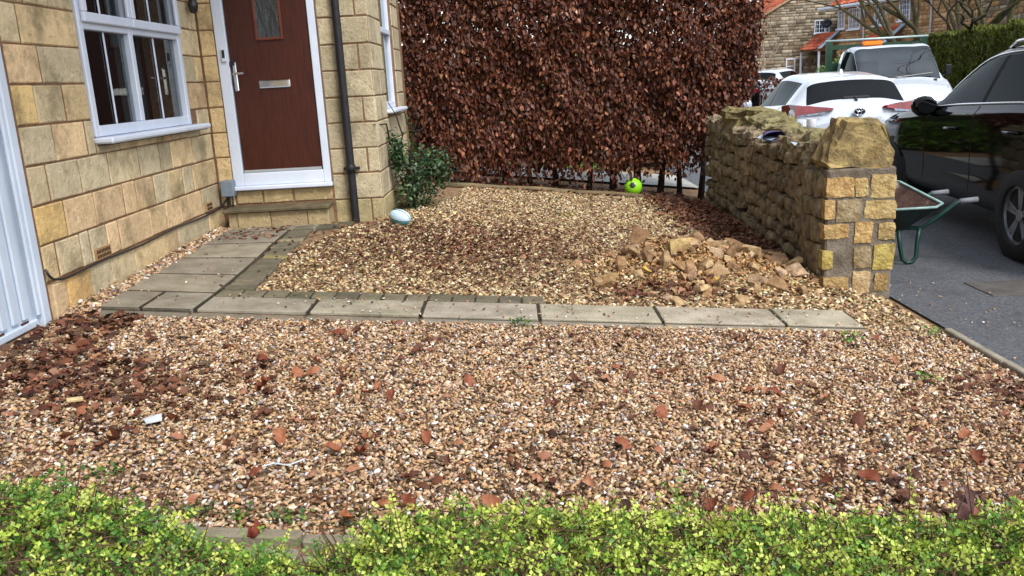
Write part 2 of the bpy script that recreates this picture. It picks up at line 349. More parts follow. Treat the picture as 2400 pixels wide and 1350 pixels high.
core.box(-3.0, -3.0, 2.45, XA-.009, 4.739, 5.0).box(-3.0, -3.0, -.2, XA-.009, 2.2, 2.449)
core.box(-9, -3.0, -.2, -8.7, 10.2, 5.0).box(-8.69, 9.9, -.2, -3.01, 10.2, 5.0).box(-8.69, -3.0, -.2, -3.01, -2.7, 5.0)
ob('wall', core, MORTAR, house)
rf = MB()
rf.prism([(-9.4, -3.4, 4.95), (-1.0, -3.4, 4.95), (-5.2, -3.4, 7.4)], (0, 14.0, 0))
ob('roof', rf, mat('roof_tiles', S(160,80,54), S(130,64,44), 8, .9, .5, 30), house)
def stone_tint():
    k = rnd.choice(['y','c','c','g','g','p','p'])
    a = rnd.uniform(.78, 1.08)
    return {'y': (1.03*a, .96*a, .84*a, 1), 'c': (a, a, a*.97, 1), 'g': (.84*a, .87*a, .90*a, 1), 'p': (1.06*a, .94*a, .86*a, 1)}[k]
def block(face, a0, a1, z0, z1, gap=.006, proud=None, tint=None, depth=.06, m=None, name='wall_block'):
    """face 'A' (x=const, looks +x), 'B' (y=const, looks -y), 'C' (x=const)"""
    ga = gap*1.6 if face == 'A' else gap; a0 += ga; a1 -= ga; z0 += gap; z1 -= gap
    ca, cz, ha, hz = (a0+a1)/2, (z0+z1)/2, (a1-a0)/2, (z1-z0)/2
    pr = proud if proud is not None else rnd.uniform(-.001, .004); c = .007
    j = lambda s=.003: rnd.uniform(-s, s)
    ring = [(-ha, -hz), (ha, -hz), (ha, hz), (-ha, hz)]
    ring = [(x+j(), z+j()) for x, z in ring]
    v = [(x, -depth, z) for x, z in ring]+[(x, pr-c, z) for x, z in ring]+[(x*(1-c/ha), pr, z*(1-c/hz)) for x, z in ring]
    f = []
    for a in (0, 4):
        for i in range(4): f.append((a+i, a+(i+1) % 4, a+4+(i+1) % 4, a+4+i))
    f.append((8, 9, 10, 11))
    if face == 'B': v = [(x, -d, z) for x, d, z in v]; loc = (ca, YB, cz)
    else:
        v = [(d, x, z) for x, d, z in v]; f = [tuple(reversed(q)) for q in f]; loc = (XA if face == 'A' else XC, ca, cz)
    mb = MB(); mb.v = v; mb.f = f
    o = ob(name, mb, m or BATH, house, loc=loc); o.color = tint or stone_tint(); return o
A = {0: (.655, .87, [4.76,4.917,5.202,5.324,5.555,5.738,6.247,6.559,6.849,7.352,YB-.004]),
     1: (.87, 1.095, [4.76,5.085,5.465,5.89,6.093,6.413,6.699,6.995,7.221,YB-.004]),
     2: (1.095, 1.318, [4.76,4.963,5.347,5.743,6.225,6.602,6.822,7.30,YB-.004]),
     3: (1.318, 1.54, [4.76,5.11,5.505,5.612]),
     4: (1.54, 1.765, [4.76,4.983,5.308,5.612]),
     5: (1.765, 1.985, [4.76,5.104,5.612]),
     6: (1.985, 2.205, [4.76,4.954,5.612]),
     7: (2.205, 2.43, [4.76,5.049,5.314,5.612]), 8: (2.43, 2.655, [4.76,5.2,5.612]), 9: (2.655, 2.88, [4.76,5.0,5.612]), 10: (2.88, 3.1, [4.76,5.3,5.8,6.2,6.7,7.2,YB-.004])}
for k, (z0, z1, js) in A.items():
    for a0, a1 in zip(js[:-1], js[1:]):
        t_ = None
        if k == 1 and a0 == 4.76: t_ = (1.02, .86, .55, 1)
        if k == 4 and a0 == 4.76: t_ = (1.08, .95, .66, 1)
        block('A', a0, a1, z0, z1, tint=t_)
for a0, a1 in zip([5.62,5.955,6.679,6.891,7.209], [5.955,6.679,6.891,7.209,7.5]): block('A', a0, a1, 1.318, 1.395, gap=.005)
block('A', 7.505, YB-.004, 1.318, 1.54)
for z0, z1, js in ((1.54,1.765,[7.345,YB-.004]), (1.765,1.985,[7.345,7.62,YB-.004]), (1.985,2.205,[7.345,YB-.004]), (2.205,2.43,[7.345,7.62,YB-.004]), (2.43,2.655,[7.345,YB-.004]), (2.655,2.88,[7.345,7.55,YB-.004])):
    for a0, a1 in zip(js[:-1], js[1:]): block('A', a0, a1, z0, z1)
PB = [4.76,4.919,5.218,5.503,5.865,6.431,6.675,7.054,7.385,YB-.004]
for i, (a0, a1) in enumerate(zip(PB[:-1], PB[1:])):
    block('A', a0, a1, .30, .648, gap=.004, proud=.024, tint=((1.0,.78,.5,1) if i == 1 else tuple(c*.9 for c in stone_tint()[:3])+(1,)), name='plinth_block')
for i in range(10):
    block('B', XA+.004, -2.552, Z[i], Z[i+1], tint=(lambda a: (1.02*a, .94*a, .80*a, 1))(rnd.uniform(.88, 1.)))
alt = [-1.313,None]*6
zb = [.30, .66, .895, 1.117, 1.346, 1.57, 1.80, 2.025, 2.255, 2.48, 2.7, 2.93, 3.1]
for i in range(12):
    g = lambda: (lambda a: (a*.85, a*.90, a*.95, 1))(rnd.uniform(.66, .86))
    if i == 0: g = lambda: (.60, .62, .53, 1)
    if i % 2 == 0:
        block('B', -1.648, -1.50, zb[i], zb[i+1], tint=g()); block('B', -1.50, -1.312, zb[i], zb[i+1], tint=g()); block('B', -1.312, XC-.004, zb[i], zb[i+1], tint=g())
    else: block('B', -1.648, -1.47, zb[i], zb[i+1], tint=g()); block('B', -1.47, XC-.004, zb[i], zb[i+1], tint=g())
    js = [YB+.012, 8.2, 8.52] if i % 2 else [YB+.012, 8.52]
    if zb[i+1] <= 1.42 or zb[i] > 2.9: js = js+[9.0, 9.45, 9.93] if i % 2 else js+[9.25, 9.93]
    for a0, a1 in zip(js[:-1], js[1:]): block('C', a0, a1, zb[i], zb[i+1], tint=g())
    if not (zb[i+1] <= 1.42 or zb[i] > 2.9): block('C', 9.41, 9.93, zb[i], zb[i+1], tint=g())
for (z0, z1, x0, x1, tn) in ((.66,.79,-2.548,-2.30,.55),(.66,.79,-2.30,-2.02,.62),(.66,.79,-2.02,-1.66,.52)): block('B', x0, x1, z0, z1, tint=(tn*1.02, tn*.95, tn*.78, 1))
# air bricks
for (y0, y1, z0) in ((5.345, 5.56, .66), (7.40, 7.56, .665)):
    ab = ob('air_brick', MB().cbox(XA-.03, y0, z0, XA+.012, y1, z0+.075, .003), TERRA, house)
    hh = MB(); n = 9
    for r_ in range(2):
        for q in range(n):
            yq = y0+.015+(y1-y0-.03)*(q+.15)/n; hh.box(XA+.0105, yq, z0+.012+r_*.031, XA+.0135, yq+(y1-y0-.03)/n*.6, z0+.033+r_*.031)
    ob('vent_slot', hh, DARKIN, ab)
# cable along the plinth
pts = [(XA+.012, 4.742, .74), (XA+.02, 4.757, .70), (XA+.022, 4.79, .672), (XA+.03, 4.87, .655)]+[(XA+.032, y, .653+.006*math.sin(y*5)) for y in np.arange(5.0, 7.7, .2)]+[(XA+.03, 7.74, .66), (XA+.05, 7.775, .70), (XA+.10, 7.78, .76)]
ob('cable', MB().tube(pts, .008, 8), BLACKP, house, smooth=True)
# window A: X plane
def win_A(y0, y1, z0, z1):
    wf = MB(); x0, x1 = XA-.06, XA+.012; fw_ = .062
    ym = 6.385; zt = 2.135
    wf.cbox(x0, y0, z0, x1, y0+fw_, z1, .006).cbox(x0, y1-fw_, z0, x1, y1, z1, .006)
    wf.cbox(x0, y0+fw_+.0005, z0, x1-.001, y1-fw_-.0005, z0+.07, .006).cbox(x0, y0+fw_+.0005, z1-.06, x1-.001, y1-fw_-.0005, z1, .006)
    wf.cbox(x0, ym-.032, z0+.0705, x1-.002, ym+.032, z1-.0605, .006)
    for a, b in ((y0+fw_+.001, ym-.033), (ym+.033, y1-fw_-.001)): wf.cbox(x0, a, zt-.03, x1-.003, b, zt+.03, .006)
    win = ob('window', wf, UPVC, house); win['label'] = 'white casement window with black panes and glazing bars'
    for a, b in ((y0+fw_-.03, ym+.002), (ym-.002, y1-fw_+.03)):      # opening top sashes, proud of the frame
        s_ = MB(); X0, X1 = XA+.013, XA+.042; a2, b2 = a+.004, b-.004
        s_.cbox(X0, a2, zt+.012, X1, b2, zt+.075, .007).cbox(X0, a2, z1-.07, X1, b2, z1-.02, .007).cbox(X0, a2, zt+.0755, X1-.001, a2+.06, z1-.0705, .007).cbox(X0, b2-.06, zt+.0755, X1-.001, b2, z1-.0705, .007)
        ob('sash', s_, UPVC, win)
    for (a, b, c, d) in ((y0+fw_, ym-.032, z0+.07, zt-.03), (ym+.032, y1-fw_, z0+.07, zt-.03), (y0+fw_, ym-.032, zt+.03, z1-.06), (ym+.032, y1-fw_, zt+.03, z1-.06)):
        ob('pane', MB().add([(XA-.032,a+.001,c+.001),(XA-.032,b-.001,c+.001),(XA-.032,b-.001,d-.001),(XA-.032,a+.001,d-.001)], [(0,1,2,3)]), GLASS, win)
        m_ = (a+b)/2; ob('glazing_bar', MB().cbox(XA-.029, m_-.010, c+.002, XA-.020, m_+.010, d-.002, .003), UPVC, win)
    ob('sill', MB().cbox(XA-.05, y0-.0, z0-.045, XA+.115, y1+.16, z0-.003, .012), UPVC, win)
    ob('sill_gasket', MB().box(XA-.05, y0+.01, z0-.052, XA+.09, y1+.14, z0-.0455), BLACKP, win)
win_A(5.62, 7.335, 1.425, 2.95)
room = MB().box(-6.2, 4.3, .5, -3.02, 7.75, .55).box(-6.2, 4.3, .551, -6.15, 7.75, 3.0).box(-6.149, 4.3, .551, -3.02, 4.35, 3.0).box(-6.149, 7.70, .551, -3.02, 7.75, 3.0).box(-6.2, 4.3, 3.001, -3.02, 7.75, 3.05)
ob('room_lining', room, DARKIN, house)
def curtain(y0, y1, z0, z1, x=-3.06):
    v = []; f = []; n = 28
    for i in range(n+1):
        y = y0+(y1-y0)*i/n; d = .028*math.sin(i*1.55)+.01*math.sin(i*.7)
        v += [(x+d, y, z0), (x+d, y, z1)]
    for i in range(n): f.append((2*i, 2*i+2, 2*i+3, 2*i+1))
    mb = MB(); mb.v = v; mb.f = f; return ob('curtain', mb, CURT, house, smooth=True)
curtain(6.92, 7.42, 1.0, 2.9); curtain(5.54, 5.66, 1.0, 2.9); curtain(6.20, 6.32, 1.0, 2.9, -3.2)
ob('stair_rail', MB().cbox(-4.3, 6.3, 1.58, -4.22, 7.1, 1.63, .01).cbox(-4.3, 7.0, 1.70, -4.25, 7.3, 1.73, .008), UPVC, house)
# house plant behind the glass
P0 = np.array([-3.12, 5.93, 1.66]); n = 420
d = NR.normal(0, 1, (n, 3)); d /= np.linalg.norm(d, axis=1)[:, None]; pos = P0+d*np.array([.15,.24,.2])*NR.uniform(.3, 1, (n, 1))**.5
LEAF = ([(0,0,0),(.5,.28,.06),(1,0,0),(.5,-.28,.06)], [(0,1,2),(0,2,3)])
LEAF6 = ([(0,0,0),(.3,.26,.05),(.72,.22,.06),(1,0,-.04),(.72,-.22,.06),(.3,-.26,.05),(.5,0,-.03)], [(0,6,1),(1,6,2),(2,6,3),(3,6,4),(4,6,5),(5,6,0)])
hp = thing('house_plant', 'leafy pot plant standing inside behind the window glass', 'plant', (-3.25, 5.98, .55))
scatter('foliage', [LEAF], np.zeros(n, int), pos, euler_m(NR.uniform(-3,3,n), NR.uniform(-1,1,n), NR.uniform(-3,3,n)), np.full((n,3), .06), pal([S(120,140,80), S(150,146,100), S(90,110,60)], n), GREENA, hp)['kind'] = 'stuff'
ob('pot', MB().lathe([(0,1.2),(.09,1.2),(.12,1.42),(.11,1.42),(0,1.40)], (-3.25,5.98,0), n=16).tube([(-3.25,5.98,1.4),(-3.25,5.98,1.62)], .015, 6), TERRA, hp, smooth=True)
ob('stand', MB().cbox(-3.4,5.83,.551,-3.1,6.13,1.199,.01), DARKIN, hp)
# front door
dr = MB(); y0, y1 = YB-.012, YB+.075
dr.cbox(-2.547, y0, .832, -2.452, y1, 2.98, .006).cbox(-1.722, y0, .832, -1.656, y1, 2.98, .006).cbox(-2.4515, y0+.001, .832, -1.7225, y1, .945, .006).cbox(-2.4515, y0+.001, 2.90, -1.7225, y1, 2.98, .006)
door = ob('front_door', dr, UPVC, house); door['label'] = 'dark red wood-grain front door in a white frame'
ob('door_leaf', MB().cbox(-2.445, YB+.012, .965, -1.728, YB+.06, 2.895, .004), DOORW, door)
ob('threshold', MB().cbox(-2.56, YB-.05, .792, -1.645, YB+.05, .8315, .008), UPVC, door)
ob('weather_bar', MB().cbox(-2.44, YB-.006, .948, -1.735, YB+.0115, .972, .004), mat('silver_bar', S(190,200,206), None, rough=.3, metal=.6), door)
bd = MB(); gx0, gx1, gz0, gz1 = -2.195, -1.952, 2.095, 2.80
for (a, b, c, d_) in ((gx0, gx0+.022, gz0, gz1), (gx1-.022, gx1, gz0, gz1), (gx0+.0225, gx1-.0225, gz0, gz0+.022), (gx0+.0225, gx1-.0225, gz1-.022, gz1)): bd.cbox(a, YB-.004, c, b, YB+.0115, d_, .004)
ob('glass_beading', bd, BEAD, door)
ob('door_pane', MB().box(gx0+.022, YB+.006, gz0+.022, gx1-.022, YB+.0115, gz1-.022), mat('obscured_glass', S(44,46,46), S(14,14,14), 7, .12, .5, 18, spec=.8, stretch=(1,1,.25)), door)
ob('letter_plate', MB().cbox(-2.213, YB-.004, 1.688, -1.935, YB+.0115, 1.755, .006).cbox(-2.20, YB-.010, 1.697, -1.948, YB-.0045, 1.746, .002), CHROME, door)
hnd = MB().cbox(-2.430, YB-.003, 1.672, -2.395, YB+.0115, 1.925, .006).tube([(-2.412, YB-.003, 1.822), (-2.412, YB-.045, 1.822), (-2.395, YB-.055, 1.823), (-2.318, YB-.055, 1.826)], .011, 10)
ob('handle', hnd, CHROME, door, smooth=True, angle=40)
ob('lock_cylinder', MB().lathe([(0,-.012),(.022,-.012),(.022,.0)], (-2.425, YB-.002, 1.915), 'y', 14), BLACKP, door, smooth=True, angle=40)
bell = ob('door_bell', MB().cbox(-2.507, YB-.034, 1.93, -2.463, YB-.0125, 2.045, .005), UPVC, house)
ob('bell_button', MB().cbox(-2.497, YB-.037, 1.962, -2.473, YB-.0345, 2.03, .001), BLACKP, bell)
ob('meter_box', MB().cbox(-2.645, YB-.10, .752, -2.53, YB-.004, .895, .006), GREYBOX, house)
ob('box_wires', MB().tube([(-2.61, YB-.04, .752), (-2.615, YB-.04, .66), (-2.60, YB-.03, .60)], .008, 6).tube([(-2.57, YB-.04, .752), (-2.56, YB-.05, .70), (-2.58, YB-.04, .63)], .007, 6).tube([(-2.59, YB-.05, .751), (-2.595, YB-.05, .67)], .012, 6), BLACKP, house)
# hanging dark lantern base at the frame top edge
ob('wall_light', MB().lathe([(0,2.33),(.03,2.34),(.045,2.40),(.03,2.46),(0,2.47)], (XA+.06, 7.60, 0), n=14), BLACKP, house, smooth=True)
# downpipe with two joints
px = lambda z: -1.458
dp = ob('downpipe', MB().tube([(-1.458, YB-.065, .40), (-1.458, YB-.065, 4.95)], .036, 16), PIPE, house, smooth=True, angle=50)
ob('pipe_joint', MB().lathe([(.037,0),(.044,.003),(.044,.07),(.037,.075)], (-1.458, YB-.065, .905), n=18), PIPE, dp, smooth=True)
ob('pipe_bracket', MB().cbox(-1.53, YB-.05, .93, -1.385, YB-.003, .955, .004), PIPE, dp)
ob('pipe_bracket', MB().cbox(-1.53, YB-.05, 2.70, -1.385, YB-.003, 2.73, .004), PIPE, dp)
# side window in wall C
wc = MB(); X0, X1 = XC-.09, XC-.03
wc.cbox(X0, 8.53, 1.425, X1, 8.585, 2.95, .006).cbox(X0, 9.34, 1.425, X1, 9.395, 2.95, .006).cbox(X0, 8.5855, 1.425, X1-.001, 9.3395, 1.49, .006).cbox(X0, 8.5855, 2.16, X1+.012, 9.3395, 2.215, .006).cbox(X0, 8.5855, 2.9, X1-.001, 9.3395, 2.95, .006)
w2 = ob('side_window', wc, UPVC, house)
for (za_, zb_) in ((1.491, 2.159), (2.216, 2.899)): ob('pane', MB().add([(XC-.062,8.586,za_),(XC-.062,9.339,za_),(XC-.062,9.339,zb_),(XC-.062,8.586,zb_)], [(0,1,2,3)]), GLASS, w2)
ob('sill', MB().cbox(XC-.06, 8.50, 1.385, XC+.075, 9.60, 1.422, .01), UPVC, w2)
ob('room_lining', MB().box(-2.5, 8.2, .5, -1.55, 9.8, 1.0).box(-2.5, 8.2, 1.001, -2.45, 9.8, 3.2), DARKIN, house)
# garage door
gd = ob('garage_door', MB().box(XA-.07, 2.2, .42, XA-.050, 4.66, 2.44), UPVCD, house); gd['label'] = 'white ribbed metal garage door'
y = 4.60
while y > 2.25:
    ob('panel_rib', MB().cbox(XA-.0495, y-.075, .50, XA-.030, y-.02, 2.42, .007), UPVCD, gd); y -= .105
ob('bottom_rail', MB().cbox(XA-.0495, 2.22, .44, XA-.018, 4.64, .485, .008), UPVCD, gd)
dm = MB()
for k in range(9): dm.box(XA-.0285, 2.6+k*.235, .486, XA-.0225, 2.6+k*.235+.07, .497)
ob('rail_slot', dm, mat('rust_brown', S(96,60,40), S(60,40,30), 40, .9), gd)
ob('door_post', MB().cbox(XA-.06, 4.661, .42, XA+.004, 4.735, 2.44, .008), UPVCD, gd)
ob('door_post', MB().cbox(XA-.025, 4.628, .50, XA-.006, 4.659, 2.43, .006), UPVCD, gd)
ob('door_sill', MB().cbox(XA-.10, 2.2, .30, XA+.02, 4.735, .418, .01), STEP, house)
# doorstep
st = thing('door_step', 'worn stone doorstep with a thin tread slab under the front door', 'step', (-2.1, 7.68, .47))
ob('tread', MB().cbox(-2.60, 7.53, .618, -1.655, YB-.003, .652, .008), STEP, st)
for (a, b) in ((-2.565,-2.49),(-2.485,-2.19),(-2.185,-1.86),(-1.855,-1.665)):
    o = ob('stone', MB().cbox(a, 7.57, .36, b, YB-.004, .617, .006), BATH, st); v_ = rnd.uniform(.45,.6); o.color = (v_, v_*.97, v_*.86, 1)
# ------------------------------------------------------------------ rubble wall with the rebuilt end pillar
def rockmesh(name, seed, n=3, sq=.55, amp=.16, mat_=None):
    """cube-sphere with 6*n*n quads, pushed towards a block shape and roughened; unit half-size 1"""
    r = np.random.default_rng(seed); vs = {}; V = []; F = []
    def key(p): return tuple(np.round(p, 5))
    ph = r.uniform(0, 6.28, (6, 3)); fr = r.normal(0, 1.7, (6, 3))
    for ax in range(3):
        for s in (-1, 1):
            for i in range(n):
                for j in range(n):
                    q = []
                    for a, b in ((i, j), (i+1, j), (i+1, j+1), (i, j+1)):
                        p = np.zeros(3); p[ax] = s; p[(ax+1) % 3] = -1+2*a/n; p[(ax+2) % 3] = -1+2*b/n
                        k = key(p)
                        if k not in vs:
                            sp = p/np.linalg.norm(p); w_ = sp*(1-sq)*1.15+p*sq
                            d = sum(math.sin(fr[m] @ p*1.6+ph[m, 0]) for m in range(6))/6
                            w_ = w_*(1+amp*d)+r.normal(0, amp*.22, 3)
                            vs[k] = len(V); V.append(tuple(w_))
                        q.append(vs[k])
                    F.append(tuple(q if s > 0 else q[::-1]))
    me = bpy.data.meshes.new(name); me.from_pydata(V, [], F)
    if mat_: me.materials.append(mat_)
    return me
WR = [rockmesh('wall_stone', 100+i, 4, .52, .24, RWALL) for i in range(12)]
for me in WR: me.polygons.foreach_set('use_smooth', [True]*len(me.polygons)); me.set_sharp_from_angle(angle=math.radians(48))
CR = [rockmesh('coping_stone', 140+i, 5, .45, .34, RWALL) for i in range(8)]
PS = [rockmesh('pillar_stone', 160+i, 6, .86, .10, PSTONE) for i in range(8)]
wall = thing('rubble_stone_wall', 'low mossy rubble stone wall with a rebuilt yellow stone end pillar', 'wall', (2.4, 8.0, 0))
cm = MB(); cm.prism([(2.205,5.90,-.15),(2.575,5.90,-.15),(2.785,10.42,-.15),(2.415,10.42,-.15)], (0,0,1.08)); ob('wall_core', cm, mat('dark_wall_mortar', S(60,52,42), S(36,31,26), 12, .95, .8, 60), wall)
def wstone(me, name, loc, half, rot=(0,0,0), tint=None):
    loc = (loc[0]+.05*max(0, loc[1]-6.2), loc[1], loc[2])
    o = link(name, me, None, wall, loc); o.scale = half; o.rotation_euler = rot
    v_ = rnd.uniform(.75, 1.2); o.color = tint or (v_*rnd.uniform(.96,1.06), v_, v_*rnd.uniform(.86, 1.0), 1); return o
rows = [(-.05,.12),(.12,.25),(.25,.36),(.36,.50),(.50,.62),(.62,.76),(.76,.88),(.88,.985)]
for ri, (z0, z1) in enumerate(rows):
    y = 6.26 if ri else 6.3
    y -= rnd.uniform(0, .08)
    while y < 10.38:
        wd = rnd.uniform(.11, .30) if rnd.random() < .8 else rnd.uniform(.3, .38)
        zz0, zz1 = z0+rnd.uniform(-.018,.018), z1+rnd.uniform(-.018,.018)
        v_ = rnd.uniform(.85, 1.45); gr = .95 if y > 8.6 else 1.
        wstone(rnd.choice(WR), 'stone', (2.235+rnd.uniform(-.018,.016), y+wd/2, (zz0+zz1)/2), (rnd.uniform(.07,.105), wd*.475, (zz1-zz0)*.475), (rnd.uniform(-.12,.12), rnd.uniform(-.08,.08), rnd.uniform(-.06,.06)),
               (v_*gr, v_, v_*.94*gr, 1)); y += wd+.006
for z0, z1 in ((-.05,.2),(.2,.42),(.42,.64),(.64,.8),(.8,.97)):      # road side
    y = 5.95
    while y < 10.3:
        wd = rnd.uniform(.2, .5); wstone(rnd.choice(WR), 'stone', (2.55, y+wd/2, (z0+z1)/2), (.08, wd*.51, (z1-z0)*.52)); y += wd+.008
# coping: rough stones on edge, profile taken from the wall's skyline
y = 6.30
while y < 10.35:
    wd = rnd.uniform(.16, .34)
    top = np.interp(y+wd/2, [6.2,6.5,6.9,7.25,7.45,7.65,7.9,8.3,8.9,9.4,9.8,10.4], [1.10,1.15,1.13,1.0,1.02,1.12,1.04,1.13,1.17,1.13,1.06,1.02])
    h = top-.93; xo = rnd.uniform(-.03,.04)
    wstone(rnd.choice(CR), 'coping_stone', (2.43+xo, y+wd/2, .93+h*.42), (rnd.uniform(.14,.2), wd*.56, h*.62), (rnd.uniform(-.2,.2), rnd.uniform(-.2,.2), rnd.uniform(-.3,.3)), (lambda v_: (v_*.97, v_*1.04, v_*.78, 1))(rnd.uniform(.8,1.15)))
    if rnd.random() < .8 and not (7.1 < y < 7.75):
        h2 = rnd.uniform(.06,.13)
        wstone(rnd.choice(CR), 'coping_stone', (2.24+rnd.uniform(-.02,.03), y+wd*.4, .95+h2*.3), (.09, wd*.5, h2), (rnd.uniform(-.2,.2), 0, rnd.uniform(-.2,.2)))
    y += wd*.95
wstone(CR[2], 'coping_stone', (2.42, 9.35, 1.05), (.22, .55, .15), (0, .1, 0), (1.0, 1.05, .7, 1))
# pillar
ob('pillar_mortar', MB().cbox(2.155, 5.862, -.1, 2.628, 6.32, .93, .012), MORTARG, wall)
PL = [(2.153,.739,2.335,.869,'o'),(2.35,.733,2.434,.858,'y'),(2.458,.718,2.622,.878,'y'),(2.142,.587,2.21,.717,'o'),(2.226,.561,2.389,.715,'g'),(2.42,.575,2.63,.697,'y'),
      (2.143,.448,2.31,.548,'o'),(2.353,.406,2.475,.552,'o'),(2.522,.425,2.633,.538,'y'),(2.135,.231,2.207,.361,'l'),(2.355,.227,2.473,.375,'g'),(2.492,.207,2.635,.389,'l'),
      (2.145,.05,2.32,.168,'b'),(2.357,.045,2.476,.201,'p'),(2.512,.056,2.60,.181,'b')]
TT = {'o': (1.0,.88,.74,1), 'y': (.96,.95,.84,1), 'g': (.62,.64,.72,1), 'l': (.88,.92,.56,1), 'b': (.74,.66,.55,1), 'p': (.98,.94,1.0,1)}
for (x0, z0, x1, z1, t_) in PL:
    wstone(rnd.choice(PS), 'pillar_stone', ((x0+x1)/2, 5.902, (z0+z1)/2), ((x1-x0)*.525, .050, (z1-z0)*.525), (rnd.uniform(-.05,.05),rnd.uniform(-.06,.06),rnd.uniform(-.05,.05)), TT[t_])
for z0, z1 in ((-.02,.17),(.17,.4),(.4,.58),(.58,.72),(.72,.9)):
    for (ya_, yb_) in ((5.93,6.1),(6.1,6.30)): wstone(rnd.choice(WR), 'pillar_stone', (2.165, (ya_+yb_)/2, (z0+z1)/2), (.045, (yb_-ya_)*.52, (z1-z0)*.5), (0,0,0))
capme = MB()
poly = [(2.165,.935),(2.60,.93),(2.622,1.02),(2.545,1.21),(2.495,1.25),(2.285,1.262),(2.215,1.13),(2.14,.985)]
capv = []; nd = 9; poly = [p_ for a_, b_ in zip(poly, poly[1:]+poly[:1]) for p_ in (a_, (a_[0]*.67+b_[0]*.33, a_[1]*.67+b_[1]*.33), (a_[0]*.33+b_[0]*.67, a_[1]*.33+b_[1]*.67))]
for k in range(nd):
    yk = 5.875+.34*k/(nd-1); s_ = [.96,.99,1.,1.01,1.,1.,.99,.97,.9][k]
    for (x, z) in poly: capv.append((2.39+(x-2.39)*s_+rnd.uniform(-.014,.014), yk+rnd.uniform(-.014,.014), .93+(z-.93)*s_+rnd.uniform(-.014,.014)))
n8 = len(poly); capf = [tuple(range(n8)), tuple(range((nd-1)*n8+n8-1, (nd-1)*n8-1, -1))]
for k in range(nd-1):
    for i in range(n8): capf.append((k*n8+(i+1) % n8, k*n8+i, (k+1)*n8+i, (k+1)*n8+(i+1) % n8))
capme.v = capv; capme.f = capf
CAPM = mat('mossy_cap_stone', S(178,156,104), S(116,98,66), 10, .95, 2., 22, stain=[(S(84,72,50), 7, .5, .66, .8), (S(96,100,46), 4, .55, .7, .5), (S(200,160,80), 5, .6, .7, .6)])
ob('cap_stone', capme, CAPM, wall)
# things left on the wall
mug = thing('mug', 'small white mug standing on the rubble wall coping', 'mug', (2.42, 6.98, 1.145))
ob('mug_body', MB().lathe([(0,0),(.034,0),(.038,.005),(.039,.07),(.036,.07),(.035,.008),(0,.006)], (2.42, 6.98, 1.14), n=20), mat('white_glaze', S(214,216,226), None, rough=.25), mug, smooth=True, angle=50)
ob('mug_handle', MB().tube([(2.382,6.98,1.195),(2.355,6.98,1.19),(2.35,6.98,1.17),(2.358,6.98,1.155),(2.382,6.98,1.152)], .006, 8), bpy.data.materials['white_glaze'], mug, smooth=True)
gl = MB(); n = 22
for i in range(9):
    for k in range(n):
        a = 2*math.pi*k/n; u = i/8; rr = math.sin(min(u*1.15+.12, 1)*math.pi*.5)
        rx = (.075+.03*u)*rr*(1+.12*math.sin(3*a+u*4)); rz = (.035+.012*u)*rr*(1+.15*math.sin(2*a+1.2))
        gl.v.append((2.24+rx*math.cos(a)*.9, 7.60-.26*u, 1.075+rz*math.sin(a)-.02*u))
for i in range(8):
    for k in range(n): gl.f.append((i*n+k, i*n+(k+1) % n, (i+1)*n+(k+1) % n, (i+1)*n+k))
gl.f.append(tuple(range(n)))
tag(ob('purple_pouch', gl, mat('purple_cloth', S(92,76,124), S(58,46,82), 14, .8, .4, 40), None, smooth=True), 'rumpled purple pouch lying open on top of the rubble wall', 'pouch')
tag(ob('paper_wrapper', MB().prism([(2.13,7.50,1.035),(2.20,7.62,1.05),(2.28,7.42,1.04),(2.20,7.32,1.025)], (0,0,.004)), mat('pale_wrapper', S(190,206,220), S(140,160,180), 20, .35), None), 'crumpled pale blue wrapper beside the purple pouch on the wall', 'wrapper')
tag(ob('plastic_wrapper', MB().prism([(2.17,6.62,1.035),(2.19,6.78,1.05),(2.33,6.52,1.03),(2.27,6.44,1.025)], (0,0,.005)), bpy.data.materials['pale_wrapper'], None), 'shiny plastic scrap on the wall stones next to the end pillar', 'wrapper')
# ------------------------------------------------------------------ rubble heap
kind(tag(sheet('rubble_soil', np.arange(.1, 2.2, .045), np.arange(5.42, 7.3, .045), lambda x, y: G(x, y)-.02+mound(x, y)*1.0-.03*((x < .3) | (y > 7.2))+.014*np.sin(x*41+y*17)*np.sin(y*37-x*9)*(mound(x, y) > .04), MOUNDM), 'heap of sandy soil and stone chips beside the rubble wall', 'rubble'), 'stuff')
import bmesh
def shard(seed):
    r = np.random.default_rng(seed); bm = bmesh.new()
    P_ = r.uniform(-1, 1, (15, 3)); P_ /= np.maximum(np.abs(P_).max(1), .55)[:, None]**.9; P_ *= np.array([1, r.uniform(.75,1), r.uniform(.75,1)])
    for p_ in P_: bm.verts.new(p_)
    res = bmesh.ops.convex_hull(bm, input=bm.verts[:]); bmesh.ops.delete(bm, geom=[g_ for g_ in set(res['geom_interior']+res['geom_unused']) if isinstance(g_, bmesh.types.BMVert)], context='VERTS')
    bmesh.ops.recalc_face_normals(bm, faces=bm.faces[:]); bmesh.ops.bevel(bm, geom=bm.edges[:], offset=.018, segments=1, affect='EDGES')
    me = bpy.data.meshes.new('rubble_stone'); bm.to_mesh(me); bm.free(); me.materials.append(ROCK); return me
RM = [shard(300+i) for i in range(12)]
def stone_at(x, y, s, tint, label, group=None, sink=.25, tall=.6):
    o = link('rubble_stone', rnd.choice(RM), None, None, (x, y, float(GM(x, y))+s*tall*.5-s*sink*.35))
    o.scale = (s*rnd.uniform(.8,1.25), s*rnd.uniform(.55,.95), s*tall*rnd.uniform(.7,1.1)); o.rotation_euler = (rnd.uniform(-.6,.6), rnd.uniform(-.6,.6), rnd.uniform(0,6.28))
    o.color = (*tint, 1); return tag(o, label, 'stone', group)
